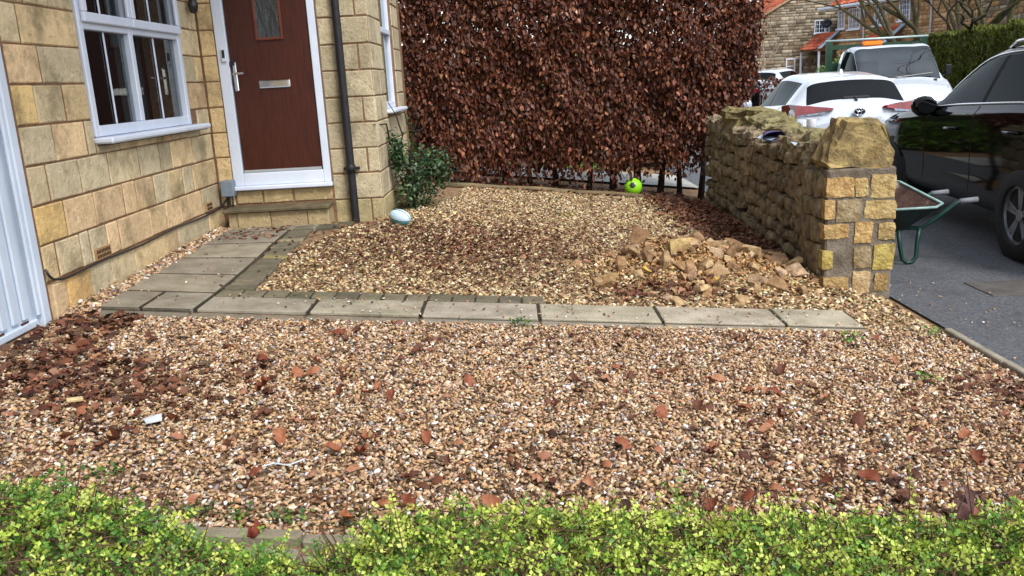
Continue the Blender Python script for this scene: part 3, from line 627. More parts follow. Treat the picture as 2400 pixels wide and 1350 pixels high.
stone_at(1.22, 6.22, .095, (1.02,.98,.66), 'large knobbly yellow-grey stone in the middle of the rubble heap', tall=.85)
stone_at(1.40, 5.86, .052, (1.25,1.0,.36), 'bright golden yellow stone low on the rubble heap', tall=.9)
stone_at(.93, 6.03, .038, (1.2,1.05,.38), 'small lemon yellow stone at the edge of the rubble heap', tall=.9)
stone_at(1.25, 5.92, .062, (.98,.84,.80), 'pinkish upright stone beside the golden yellow one', tall=1.1)
stone_at(2.03, 6.20, .095, (.98,.93,.66), 'flat buff stone leaning near the foot of the end pillar', tall=.5)
stone_at(1.98, 6.36, .09, (.95,.8,.62), 'long tan stone lying against the rubble wall foot', tall=.6)
stone_at(1.76, 6.82, .105, (.66,.5,.37), 'square brown brick-like stone standing up on the heap back', tall=1.15)
stone_at(1.50, 6.78, .12, (.86,.78,.66), 'long flat pale-topped stone behind the rubble heap crest', tall=.4)
stone_at(1.28, 6.80, .08, (.95,.80,.62), 'rounded tan stone on the rubble heap crest', tall=.8)
stone_at(.98, 6.62, .10, (.52,.4,.31), 'dark brown block at the far left of the heap', tall=1.0)
stone_at(1.06, 6.52, .08, (.98,.94,.6), 'greenish yellow flake beside the dark brown block', tall=.5)
stone_at(.60, 5.86, .085, (.72,.6,.42), 'brown wedge-shaped stone by the paving slab joint', tall=.6)
stone_at(.66, 6.03, .07, (.92,.84,.56), 'pale yellow flat stone beside the brown wedge-shaped one', tall=.7)
stone_at(.14, 5.86, .034, (1.2,1.2,1.25), 'white pebble on the gravel behind the grey setts', tall=.8)
for i in range(285):
    for _ in range(30):
        x, y = rnd.gauss(1.28, .56), rnd.gauss(6.12, .42)
        if .25 < x < 2.1 and 5.47 < y < 7.2 and rnd.random() < min(1, float(mound(x, y))*8+.1): break
    s = rnd.choice([.016,.018,.02,.024,.028,.03,.034,.04,.045,.055,.07]); v_ = rnd.uniform(.68, 1.08)
    cn, ct = rnd.choice([('tan',(.98,.86,.70)),('brown',(.82,.66,.52)),('pale buff',(1.04,.96,.78)),('dark brown',(.62,.5,.41)),('pinkish grey',(.96,.88,.84))])
    wh = 'beside the rubble wall foot' if x > 1.85 else ('at the heap edge by the paving slabs' if y < 5.75 else ('on the gravel side of the rubble heap' if x < .95 else ('behind the rubble heap crest' if y > 6.65 else 'on the slope of the rubble heap')))
    stone_at(x, y, s, tuple(q*v_ for q in ct), '%s %s broken stone %s' % ('small' if s < .032 else ('mid-sized' if s < .05 else 'large'), cn, wh), 'stones of the rubble heap', tall=rnd.uniform(.5,.9))
# ------------------------------------------------------------------ gravel
def chip(seed):
    r = np.random.default_rng(seed); t = (1+5**.5)/2
    v = np.array([(-1,t,0),(1,t,0),(-1,-t,0),(1,-t,0),(0,-1,t),(0,1,t),(0,-1,-t),(0,1,-t),(t,0,-1),(t,0,1),(-t,0,-1),(-t,0,1)], float); v /= np.linalg.norm(v[0])
    f = [(0,11,5),(0,5,1),(0,1,7),(0,7,10),(0,10,11),(1,5,9),(5,11,4),(11,10,2),(10,7,6),(7,1,8),(3,9,4),(3,4,2),(3,2,6),(3,6,8),(3,8,9),(4,9,5),(2,4,11),(6,2,10),(8,6,7),(9,8,1)]
    f = [q for q in f if v[list(q)].mean(0)[2] > -.5]     # the buried underside is left open
    return v*(1+r.normal(0, .24, (12, 1)))*np.array([1.1, r.uniform(.5,.85), r.uniform(.26,.5)]), f
def chip_small(seed):
    r = np.random.default_rng(seed); v = np.array([(1,0,0),(0,1,0),(-1,0,0),(0,-1,0),(.1,.1,.8),(0,0,-.6)], float)[:5]+r.normal(0, .16, (5, 3))
    return v*np.array([1, .7, .7]), [(0,1,4),(1,2,4),(2,3,4),(3,0,4)]
CH = [chip(i) for i in range(14)]; CS = [chip_small(i) for i in range(12)]
GC = [S(194,168,132), S(168,138,104), S(204,184,152), S(142,114,86), S(182,152,114), S(214,198,170), S(122,96,72), S(192,158,112), S(176,158,138), S(228,224,214), S(90,70,54), S(172,130,98), S(150,144,138)]
GP = np.array([12,13,10,11,12,7,8,9,6,6,6,3.5,4]); GP = GP/GP.sum(); GC = [(min(.85,a_*1.12), min(.85,b_*1.09), min(.85,c_*1.14)) for a_, b_, c_ in GC]
FARC = [S(200,176,130), S(180,152,110), S(208,190,150), S(154,126,92), S(128,104,78), S(220,208,178), S(172,140,106), S(100,78,60)]
def free(x, y):
    """where gravel may lie"""
    ok = np.ones(len(x), bool)
    ok &= ~((x < -1.97) & (x > -2.56) & (y > 4.86) & (y < 7.6))
    ok &= ~((x > -1.98) & (x < 2.13) & (y > 4.87+np.clip(x+1.97,0,4)*.02) & (y < 5.345+np.clip(x+1.97,0,4)*.021))
    ok &= ~((x > -1.98) & (x < .06) & (y > 5.3) & (y < 5.505+np.clip(x+1.97,0,4)*.02))
    ok &= ~((x > -1.96) & (x < -1.77) & (y > 5.3) & (y < 7.6))
    ok &= ~((x < -1.18) & (y > 7.55)) & ~((x < XA+.03)) & ~((x > 2.15) & (y > 5.88))
    ok &= ~((x > 2.57) & (y > 3.25)) & ~((x > 2.62))
    ok &= ~((y < 2.47-.06*(x+1.1)))
    return ok
def gravel(name, n, x0, x1, y0, y1, smin, smax, T, cols, p, extra=None, jit=.14):
    x = NR.uniform(x0, x1, n); y = NR.uniform(y0, y1, n); m = free(x, y)
    m &= (np.abs(x) < .72*y+.35) & (mound(x, y) < .13)
    if extra is not None: m &= extra(x, y)
    x, y = x[m], y[m]; n = len(x); s = NR.uniform(smin, smax, n)*NR.choice([.75,1,1,1.25], n)
    z = GM(x, y)+NR.uniform(-.008, .012, n)
    c = pal(cols, n, jit, p); 
    moss = (np.sin(x*1.9+1)+np.sin(y*2.3)+np.sin(x*3.1-y*2.2)) > 2.75
    c[moss] *= np.array([.8,.86,.6])
    return scatter(name, T, NR.integers(0, len(T), n), np.stack([x, y, z], 1), euler_m(NR.normal(0,.42,n), NR.normal(0,.42,n), NR.uniform(0,6.28,n)), s[:, None]*np.ones((1,3)), c, GRAV)
g1 = gravel('gravel', 82000, -2.7, 2.65, 2.3, 5.0, .0066, .0136, CH, GC, GP)
kind(tag(g1, 'tan and white pebble gravel spread over the front drive', 'gravel'), 'stuff')
g2 = gravel('gravel', 90000, -2.7, 2.62, 4.9, 10.75, .010, .019, CS, FARC, None, lambda x, y: (y < 10.72-.0*x) & ~((x < -.62) & (y > 8.1+(x+1.2)*2.6)), .18)
kind(tag(g2, 'yellowish chip gravel on the bed between slab path and brown hedge', 'gravel'), 'stuff')
# gravel spilled beside the house path
n = 1700; y = NR.uniform(4.8, 7.6, n); x = NR.uniform(-2.66, -2.54, n)+NR.normal(0, .02, n); m = x > XA+.03; x, y = x[m], y[m]; n = len(x)
g3 = scatter('gravel', CH, NR.integers(0, 14, n), np.stack([x, y, G(x, y)+NR.uniform(0, .05, n)*(1-(x+2.66)/.16)], 1), euler_m(NR.normal(0,.5,n), NR.normal(0,.5,n), NR.uniform(0,6.28,n)), NR.uniform(.013,.021,n)[:, None]*np.ones((1,3)), pal(GC, n, .15, GP), GRAV)
kind(tag(g3, 'strip of pebbles piled along the house wall beside the path', 'gravel'), 'stuff')
n = 90; x = 2.63+np.abs(NR.normal(0, .45, n)); y = NR.uniform(3.2, 6.2, n)
g4 = scatter('loose_pebbles', CH, NR.integers(0, 14, n), np.stack([x, y, 0*x+.012], 1), euler_m(NR.normal(0,.3,n), NR.normal(0,.3,n), NR.uniform(0,6.28,n)), NR.uniform(.004,.011,n)[:, None]*np.ones((1,3)), pal(GC, n, .15, GP), GRAV)
kind(tag(g4, 'loose pebbles strewn on the asphalt edge', 'gravel'), 'stuff')
n = 160; x = NR.uniform(-1.9, 2.1, n); y = NR.uniform(4.98, 5.36, n)
x2 = NR.uniform(-2.5, -2.0, 60); y2 = NR.uniform(5, 7.5, 60); x = np.concatenate([x, x2]); y = np.concatenate([y, y2]); n = len(x)
g5 = scatter('slab_grit', CH, NR.integers(0, 14, n), np.stack([x, y, G(x, y)+.026], 1), euler_m(NR.normal(0,.3,n), NR.normal(0,.3,n), NR.uniform(0,6.28,n)), NR.uniform(.004,.012,n)[:, None]*np.ones((1,3)), pal(GC+[S(60,46,36)], n, .15), GRAV)
kind(tag(g5, 'grit and crumbs scattered over the paving slabs', 'grit'), 'stuff')
n = 6500; x = NR.normal(1.3, .55, n); y = NR.normal(6.25, .42, n); m = (x > .2) & (x < 2.12) & (y > 5.46) & (mound(x, y) > .035); x, y = x[m], y[m]; n = len(x)
g6 = scatter('rubble_chips', CS, NR.integers(0, 12, n), np.stack([x, y, GM(x, y)+NR.uniform(-.012, .012, n)], 1), euler_m(NR.normal(0,.7,n), NR.normal(0,.7,n), NR.uniform(0,6.28,n)), NR.uniform(.008,.026,n)[:, None]*np.ones((1,3)), pal([S(196,156,104), S(172,132,88), S(206,176,126), S(150,112,76)], n, .16), ROCK if False else GRAV)
kind(tag(g6, 'small tan chips covering the rubble heap', 'rubble'), 'stuff')
# ------------------------------------------------------------------ fallen leaves
def curl(seed, lobes=False):
    r = np.random.default_rng(seed); n = 7; c = r.uniform(.6, 1.6)*r.choice([-1, 1]); V = []
    for i in range(n):
        u = i/(n-1); w_ = .42*math.sin(math.pi*min(.97, u*.92+.06))**.75*(1+(.28*(-1)**i if lobes else .06*(-1)**i))
        for s in (-1, 0, 1): V.append((u-.5, s*w_*(1-.25*abs(c)*.5), .5*c*((s*w_)**2*3-.10)+.16*math.sin(u*5+c)+r.normal(0, .03)))
    F = []
    for i in range(n-1):
        for s in (0, 1):
            a = i*3+s; F += [(a, a+3, a+4), (a, a+4, a+1)]
    return V, F
DL = [curl(i, i % 2 == 0) for i in range(10)]+[LEAF6]*3
RB = [S(116,74,54), S(96,56,40), S(136,96,72), S(82,50,38), S(150,110,84), S(112,84,66), S(70,46,36)]
pts = []
def zone(n, fx): 
    for _ in range(n):
        p = fx()
        if p: pts.append(p)
zone(2600, lambda: (lambda x, y: (x, y, rnd.uniform(.02,.055)) if x < 2.16 else None)(2.16-abs(rnd.gauss(0, .24)), rnd.uniform(6.35, 10.6)))
zone(700, lambda: (rnd.uniform(-1.2, 2.2), rnd.uniform(10.45, 11.2), rnd.uniform(.02,.05)))
zone(1500, lambda: (rnd.gauss(-.45, .6), rnd.gauss(6.85, .5), rnd.uniform(.016,.034)))
zone(260, lambda: (rnd.gauss(.6, .5), rnd.gauss(7.6, .8), rnd.uniform(.014,.034)))
zone(520, lambda: (rnd.gauss(-1.98, .42), rnd.gauss(3.72, .26), rnd.uniform(.016,.045)))
zone(240, lambda: (rnd.uniform(-2.66, -2.2), rnd.uniform(3.6, 4.85), rnd.uniform(.025,.06)))
zone(420, lambda: (rnd.uniform(-2.4, 2.5), rnd.uniform(2.5, 4.85), rnd.uniform(.015,.045)))
zone(80, lambda: (rnd.gauss(2.3, .22), rnd.gauss(3.95, .16), rnd.uniform(.018,.045)))
zone(110, lambda: (rnd.gauss(1.35, .3), rnd.gauss(2.85, .25), rnd.uniform(.014,.04)))
zone(120, lambda: (rnd.uniform(-2.5,-2.0), rnd.uniform(7.0,7.6), rnd.uniform(.02,.04)))
zone(140, lambda: (rnd.gauss(1.0, .3), rnd.gauss(5.75, .12), rnd.uniform(.02,.05)))
pts = [p for p in pts if p[0] > XA+.05 and not (p[0] < -1.15 and p[1] > 7.7)]
frag0 = len(pts)
zone(4200, lambda: (lambda x, y: (x, y, rnd.uniform(.007,.017)) if math.sin(x*2.3+y*1.1)+math.sin(y*3.1-x*1.3) > rnd.uniform(-1.6,.9) else None)(rnd.uniform(-2.5, 2.5), rnd.uniform(2.5, 4.85)))
zone(1500, lambda: (rnd.gauss(-.3, .75), rnd.gauss(7.0, .8), rnd.uniform(.010,.022)))
pts = [p for p in pts if not (-2.0 < p[0] < 2.1 and 4.87 < p[1] < 5.35)]
P = np.array(pts); n = len(P)
zz = GM(P[:,0], P[:,1])+.012+NR.uniform(0, .014, n)
kind(tag(scatter('leaf_litter', DL, np.where(P[:,2] < .018, NR.integers(10, 13, n), NR.integers(0, 10, n)), np.stack([P[:,0], P[:,1], zz], 1), euler_m(NR.normal(0,.24,n), NR.normal(0,.24,n), NR.uniform(0,6.28,n)), P[:,2][:, None]*np.array([[1.5,1.3,1.0]]), pal(RB, n, .2), LEAFA, None, True), 'drifts of dead reddish brown leaves on the gravel and along the wall', 'leaves'), 'stuff')
LM = []
for k in range(6):
    V, F = DL[k]; me = bpy.data.meshes.new('fallen_leaf'); me.from_pydata(V, [], F); me.materials.append(LEAFO); me.polygons.foreach_set('use_smooth', [True]*len(me.polygons)); LM.append(me)
LT = [S(150,92,66), S(128,70,48), S(166,110,80), S(104,64,48), S(176,128,98)]
for i in range(90):
    x = rnd.uniform(-2.0, 2.0); y = rnd.uniform(2.55, 4.7)
    if abs(x) > .6*y: continue
    o = link('fallen_leaf', rnd.choice(LM), None, None, (x, y, float(G(x, y))+.03)); s = rnd.uniform(.045, .09); o.scale = (s, s*rnd.uniform(.7,1.), s); o.rotation_euler = (rnd.gauss(0,.3), rnd.gauss(0,.3), rnd.uniform(0,6.28))
    cl_ = rnd.randrange(5); o.color = (*LT[cl_], 1); ws = 'near the garage door' if x < -1.2 else ('towards the asphalt edge' if x > 1.2 else ('close behind the golden hedge' if y < 3.1 else ('in front of the slab path' if y > 4.2 else 'in the middle of the front gravel')))
    tag(o, '%s curled dead leaf lying %s' % (('mid brown','dark russet','pale brown','dull dark brown','light tan')[cl_], ws), 'leaf', 'large dead leaves on the front gravel')
for (x, y, s, c, lab) in ((1.47, 2.62, .15, S(112,84,84), 'big dark curled leaf standing up behind the golden hedge'), (-.86, 2.41, .075, S(150,76,64), 'red-brown leaf lying on the garden kerb stone'), (-.60, 2.52, .085, S(176,112,70), 'orange-brown curled leaf just behind the garden kerb')):
    o = link('fallen_leaf', LM[0], None, None, (x, y, float(G(x, y))+s*.45)); o.scale = (s, s*.8, s); o.rotation_euler = (.9, .4, rnd.uniform(0,6)); o.color = (*c, 1); tag(o, lab, 'leaf')
# litter and twigs
WHT = mat('white_scrap', S(196,202,210), S(176,182,190), 30, .6)
def gp(x, y, dz=.02): return (x, y, float(G(x, y))+dz)
tag(ob('paper_scrap', MB().prism([gp(-1.57,3.27,.03), gp(-1.50,3.30,.045), gp(-1.48,3.25,.035), gp(-1.535,3.225,.03), gp(-1.55,3.25,.032)], (0,0,.003)), WHT), 'torn white paper scrap on the gravel beside the leaf drift', 'paper')
tag(ob('plastic_strip', MB().tube([gp(-.97,2.87,.03), gp(-.93,2.89,.035), gp(-.88,2.885,.03), gp(-.83,2.93,.035)], .0035, 5), WHT), 'thin white plastic strip lying on the foreground gravel', 'strip')
tag(ob('wood_offcut', MB().cbox(-.032,-.014,0,.032,.014,.014,.003).xf(Matrix.Translation(Vector(gp(-1.93,3.45,.03))) @ Euler((.1,.1,.5)).to_matrix().to_4x4()), mat('pale_wood', S(206,186,140), S(180,156,110), 20, .8)), 'small pale rectangular wood offcut in the leaf drift', 'offcut')
for i in range(46):
    x, y = rnd.uniform(-2.3, 2.3), rnd.uniform(2.6, 4.8); a = rnd.uniform(0, 3.14); L_ = rnd.uniform(.05, .17)
    p_ = [gp(x+math.cos(a)*L_*t, y+math.sin(a)*L_*t, .022+.012*math.sin(t*3+i)) for t in (0,.35,.7,1)]
    ws = 'near the garage door' if x < -1.2 else ('towards the asphalt edge' if x > 1.2 else ('close behind the golden hedge' if y < 3.1 else ('in front of the slab path' if y > 4.2 else 'in the middle of the front gravel')))
    tag(ob('twig', MB().tube(p_, [.0035,.003,.0028,.0018], 5), TWIG), '%s bare twig lying %s' % ('short' if L_ < .09 else ('long' if L_ > .13 else 'thin'), ws), 'twig', 'twigs on the front gravel')
# rugby ball and football
rb = bpy.data.materials.new('rugby_ball_skin'); rb.use_nodes = True; t = rb.node_tree
b = t.nodes['Principled BSDF']; b.inputs['Roughness'].default_value = .45
tc = t.nodes.new('ShaderNodeTexCoord'); sp = t.nodes.new('ShaderNodeSeparateXYZ'); t.links.new(tc.outputs['Object'], sp.inputs[0])
lt = t.nodes.new('ShaderNodeMath'); lt.operation = 'LESS_THAN'; lt.inputs[1].default_value = -.005; t.links.new(sp.outputs[2], lt.inputs[0])
mx = t.nodes.new('ShaderNodeMix'); mx.data_type = 'RGBA'; mx.inputs[6].default_value = (*S(182,206,220), 1); mx.inputs[7].default_value = (*S(90,180,186), 1); t.links.new(lt.outputs[0], mx.inputs[0]); t.links.new(mx.outputs[2], b.inputs['Base Color'])
prof = [(.068*math.sin(math.pi*i/20)**.9, -.105*math.cos(math.pi*i/20)) for i in range(21)]
o = ob('rugby_ball', MB().lathe(prof, (0,0,0), 'x', 28), rb, None, smooth=True, loc=(-1.03, 7.57, .505)); o.rotation_euler = (.3, .25, -.5)
tag(o, 'white and teal rugby ball lying by the house corner under the shrub', 'ball')
ob('seam', MB().tube([(x, r_*1.004, 0) for r_, x in prof[1:-1]], .003, 5).tube([(x, 0, r_*1.004) for r_, x in prof[1:-1]], .003, 5).tube([(x, -r_*1.004, 0) for r_, x in prof[1:-1]], .003, 5), BLACKP, o)
fb = MB(); fbk = [MB() for _ in range(12)]; n1, n2 = 40, 24; R_ = .112
ico = [Vector(v).normalized() for v in ((0,1,1.618),(0,-1,1.618),(0,1,-1.618),(0,-1,-1.618),(1,1.618,0),(-1,1.618,0),(1,-1.618,0),(-1,-1.618,0),(1.618,0,1),(-1.618,0,1),(1.618,0,-1),(-1.618,0,-1))]
rot = Euler((.5,-.9,.2)).to_matrix(); ico = [rot @ v for v in ico]
vs = [[Vector((math.sin(math.pi*i/n2)*math.cos(2*math.pi*k/n1), math.sin(math.pi*i/n2)*math.sin(2*math.pi*k/n1), math.cos(math.pi*i/n2))) for k in range(n1)] for i in range(n2+1)]
for i in range(n2):
    for k in range(n1):
        q = [vs[i][k], vs[i+1][k], vs[i+1][(k+1) % n1], vs[i][(k+1) % n1]]; fb.add([p*R_ for p in q], [(0,1,2,3)])
        c = sum(q, Vector())/4
        if max(c.normalized().dot(v) for v in ico[:6]) > math.cos(.33): fbk[max(range(12), key=lambda m_: c.normalized().dot(ico[m_]))].add([p*(R_+.0012) for p in q], [(0,1,2,3)])
fpos = (1.50, 10.74, float(G(1.5, 10.74))+.115)
o = ob('football', fb, mat('lime_ball', S(150,220,40), S(130,200,30), 5, .4), None, smooth=True, loc=fpos); tag(o, 'lime green football with black patches at the foot of the hedge', 'ball')
for m_ in [q_ for q_ in fbk if q_.v]: ob('patch', m_, BLACKP, o, smooth=True)
# ------------------------------------------------------------------ beech hedge
hedge = thing('beech_hedge', 'tall beech hedge with dense copper brown winter leaves', 'hedge', (.9, 11.3, .1))
sx = [-.98,-.55,-.12,.22,.58,.98,1.30,1.62,1.92,2.18,2.42,-1.2,2.75]
for i, x in enumerate(sx):
    y = 11.15+rnd.uniform(-.1,.12); g = float(G(x, y)); h = 3.0
    p_ = [(x, y, g-.05)]; xx, yy_ = x, y
    for k in range(1, 8): xx += rnd.gauss(.01, .03); yy_ += rnd.gauss(0, .03); p_.append((xx, yy_, g+h*k/7))
    r0 = rnd.uniform(.028,.05); mb = MB().tube(p_, [r0*1.25]+[r0*(1-.11*k) for k in range(1, 8)], 8)
    for k in range(16):
        u = rnd.uniform(.14, .95); j = min(6, int(u*7)); b0 = Vector(p_[j]).lerp(Vector(p_[j+1]), u*7-j); a = rnd.uniform(0, 6.28); Lb = rnd.uniform(.2,.5)
        mb.tube([b0, b0+Vector((math.cos(a)*Lb*.5, math.sin(a)*Lb*.4, Lb*.25)), b0+Vector((math.cos(a)*Lb, math.sin(a)*Lb*.7, Lb*.6))], [.008,.006,.003], 5)
    ob('stem', mb, BARK, hedge, smooth=True)
for i in range(60):
    x = rnd.uniform(-1.1, 2.7); y = 11.1+rnd.uniform(-.25,.2); z = rnd.uniform(.35, .9); a = rnd.uniform(0, 6.28)
    if i == 0: tw = MB()
    tw.tube([(x, y, z), (x+.14*math.cos(a), y+.1*math.sin(a), z-.04), (x+.3*math.cos(a), y+.2*math.sin(a), z-.02)], [.006,.004,.002], 5)
ob('twigs', tw, TWIG, hedge)['kind'] = 'stuff'
BL = [([(0,0,0),(.28,.27,.05),(.65,.25,.03),(1,0,-.08),(.65,-.25,.03),(.28,-.27,.05),(.5,0,-.06)], LEAF6[1]), ([(0,0,0),(.3,.2,.1),(.65,.2,.12),(1,0,.05),(.65,-.2,.12),(.3,-.2,.1),(.5,0,-.03)], LEAF6[1]), ([(0,0,0),(.25,.24,-.04),(.6,.3,-.1),(.95,.05,-.2),(.65,-.2,.0),(.3,-.27,.04),(.5,0,.02)], LEAF6[1])]
n = 84000
zt = NR.uniform(.28, 3.3, n); zt = np.where(NR.random(n) < .05, NR.uniform(.3,.8,n), zt)
wl = np.interp(zt, [.3,.6,1.4,2.7,3.3], [-1.05,-1.12,-1.25,-1.36,-1.38])+NR.normal(0,.06,n)
wr = np.interp(zt, [.3,.9,1.0,1.4,2.2,3.3], [2.4,2.55,2.72,3.05,3.1,3.05])+NR.normal(0,.05,n)
xx = wl+(wr-wl)*NR.random(n)
lump = .07*np.sin(xx*4.1+zt*1.3)+.06*np.sin(zt*5.2-xx*2.1)+.05*np.sin(xx*9.7+zt*7.3)
face = 10.74+.85*lump+.02*zt
yv = np.where(NR.random(n) < .62, face+np.abs(NR.normal(0, .10, n)), NR.uniform(10.75, 11.75, n))
low = (zt < .95); keep = ~(low & (NR.random(n) > np.interp(zt, [.30,.48,.66,.95], [.0,.12,.6,1.])))
hole = (np.sin(xx*5.3+zt*3.1)+np.sin(zt*6.7-xx*3.9)+np.sin(xx*11+zt*2)) > 2.15; keep &= ~(hole & (NR.random(n) < .35))
keep &= ~((xx < -1.14) & (yv < 10.25))
xx, yv, zt = xx[keep], yv[keep], zt[keep]; n = len(xx)
sz = NR.uniform(.05, .085, n)
HC = [S(106,62,41), S(86,48,32), S(128,78,54), S(66,36,26), S(146,98,72), S(94,57,43), S(78,42,30), S(164,118,92)]
hp_ = np.array([18,18,14,14,8,14,12,3.]); hc = pal(HC, n, .2, hp_/hp_.sum())
Mh = euler_m(NR.normal(0,.8,n), np.pi/2*.7+NR.normal(0,.5,n), NR.uniform(0,6.28,n))
pos = np.stack([xx, yv, zt], 1)
front = np.argsort(yv)[:300]; rest = np.setdiff1d(np.arange(n), front)
ix = NR.integers(0, 3, n)
scatter('foliage', BL, ix[rest], pos[rest], Mh[rest], sz[rest][:, None]*np.ones((1,3)), hc[rest], BEECH, hedge)['kind'] = 'stuff'
BM = []
for V, F in BL:
    me = bpy.data.meshes.new('leaf'); me.from_pydata(V, [], F); me.materials.append(BEECHO); BM.append(me)
def leaf_objs(ids, pos, M, sz, cols, ix, meshes, parent):
    inv = Matrix.Translation(-Vector(parent.location))
    for i in ids:
        o = bpy.data.objects.new('leaf', meshes[ix[i]]); COL.objects.link(o); o.parent = parent; o.matrix_parent_inverse = inv
        R3 = Matrix([list(r) for r in M[i]]).to_4x4(); o.matrix_basis = Matrix.Translation(Vector(pos[i])) @ R3 @ Matrix.Scale(float(sz[i]), 4); o.color = (*cols[i], 1)
leaf_objs(front, pos, Mh, sz, hc, ix, BM, hedge)
gr_ = thing('added_shrub_row', 'low row of added green shrubs beyond the pavement behind the beech hedge', 'shrubs', (0, 15.2, 0))  # added row: darkens the black car's reflection, shows green through the hedge
n = 9000; x = NR.uniform(-5, 2.9, n); z = .12+NR.random(n)*(1.0+.2*np.sin(x*2.1)); y = 15.2+NR.normal(0, .25, n)
scatter('foliage', [LEAF6], np.zeros(n, int), np.stack([x, y, z], 1), euler_m(NR.uniform(-3,3,n), NR.uniform(-1.5,1.5,n), NR.uniform(-3,3,n)), NR.uniform(.07,.13,n)[:, None]*np.ones((1,3)), pal([S(110,150,40), S(80,112,36), S(60,84,34), S(96,104,44)], n, .2), GREENA, gr_)['kind'] = 'stuff'
ob('stems', MB().box(-5,15.15,0,2.9,15.25,.5), BARK, gr_)
# timber/soil edge in front of the hedge
lg = MB(); 
for (x0, x1, y) in ((-.95,-.1,10.52),(-.2,.75,10.60),(.7,1.6,10.62)): lg.tube([(x0, y-.06, float(G(x0,y))+.01), ((x0+x1)/2, y, float(G((x0+x1)/2,y))+.02), (x1, y+.02, float(G(x1,y))+.01)], .035, 8)
tag(ob('timber_edging', lg, mat('old_timber', S(128,112,84), S(92,80,58), 10, .95, .6, 30, stretch=(.3,1,1)), None, smooth=True), 'old rounded timber edging between gravel bed and hedge', 'edging')
# pale low wall/kerb glimpsed under the hedge
# ------------------------------------------------------------------ evergreen shrub by the house corner
sh = thing('evergreen_shrub', 'dark green leafy shrub with bare twigs at the house corner', 'shrub', (-.85, 8.7, .45))
n = 2000; cl = NR.integers(0, 5, n)
cc = np.array([[-.90,8.70,.86],[-.78,8.85,.80],[-1.02,8.45,.68],[-1.10,8.30,1.0],[-.92,8.7,.60]]); ss = np.array([[.16,.2,.14],[.13,.15,.13],[.10,.14,.2],[.06,.08,.14],[.2,.2,.14]])
pos = cc[cl]+NR.normal(0, .62, (n,3))*ss[cl]; pos[:,0] = np.maximum(pos[:,0], -1.15); pos[:,2] = np.maximum(pos[:,2], .47)
scatter('foliage', [LEAF6], np.zeros(n, int), pos, euler_m(NR.normal(0,.6,n), NR.normal(0,.6,n), NR.uniform(0,6.28,n)), NR.uniform(.035,.06,n)[:, None]*np.ones((1,3)), pal([S(46,74,46), S(60,92,56), S(36,58,38), S(80,108,66), S(96,116,84)], n, .2), GREENA, sh)['kind'] = 'stuff'
tb = MB()
base = Vector((-1.0, 8.45, .42))
for pts_ in ([(-1.0,8.45,.42),(-1.0,8.42,.75),(-1.10,8.35,1.0),(-1.04,8.3,1.18),(-1.08,8.25,1.38),(-1.14,8.2,1.5)], [(-1.1,8.35,1.0),(-1.16,8.25,1.12),(-1.17,8.2,1.3),(-1.22,7.72,1.32)], [(-1.02,8.4,.8),(-.98,8.42,1.05),(-.95,8.4,1.2),(-.90,8.42,1.32),(-.83,8.42,1.40)], [(-.95,8.4,1.2),(-1.0,8.4,1.3),(-1.02,8.4,1.42)], [(-1.0,8.45,.5),(-.9,8.6,.75),(-.82,8.7,.9)], [(-.9,8.42,1.32),(-.91,8.42,1.42)], [(-.95,8.4,1.2),(-.86,8.4,1.22),(-.80,8.4,1.3)]):
    tb.tube(pts_, [.016*(1-.8*i/(len(pts_)-1)) for i in range(len(pts_))], 6)
ob('stems', tb, BARK, sh, smooth=True)
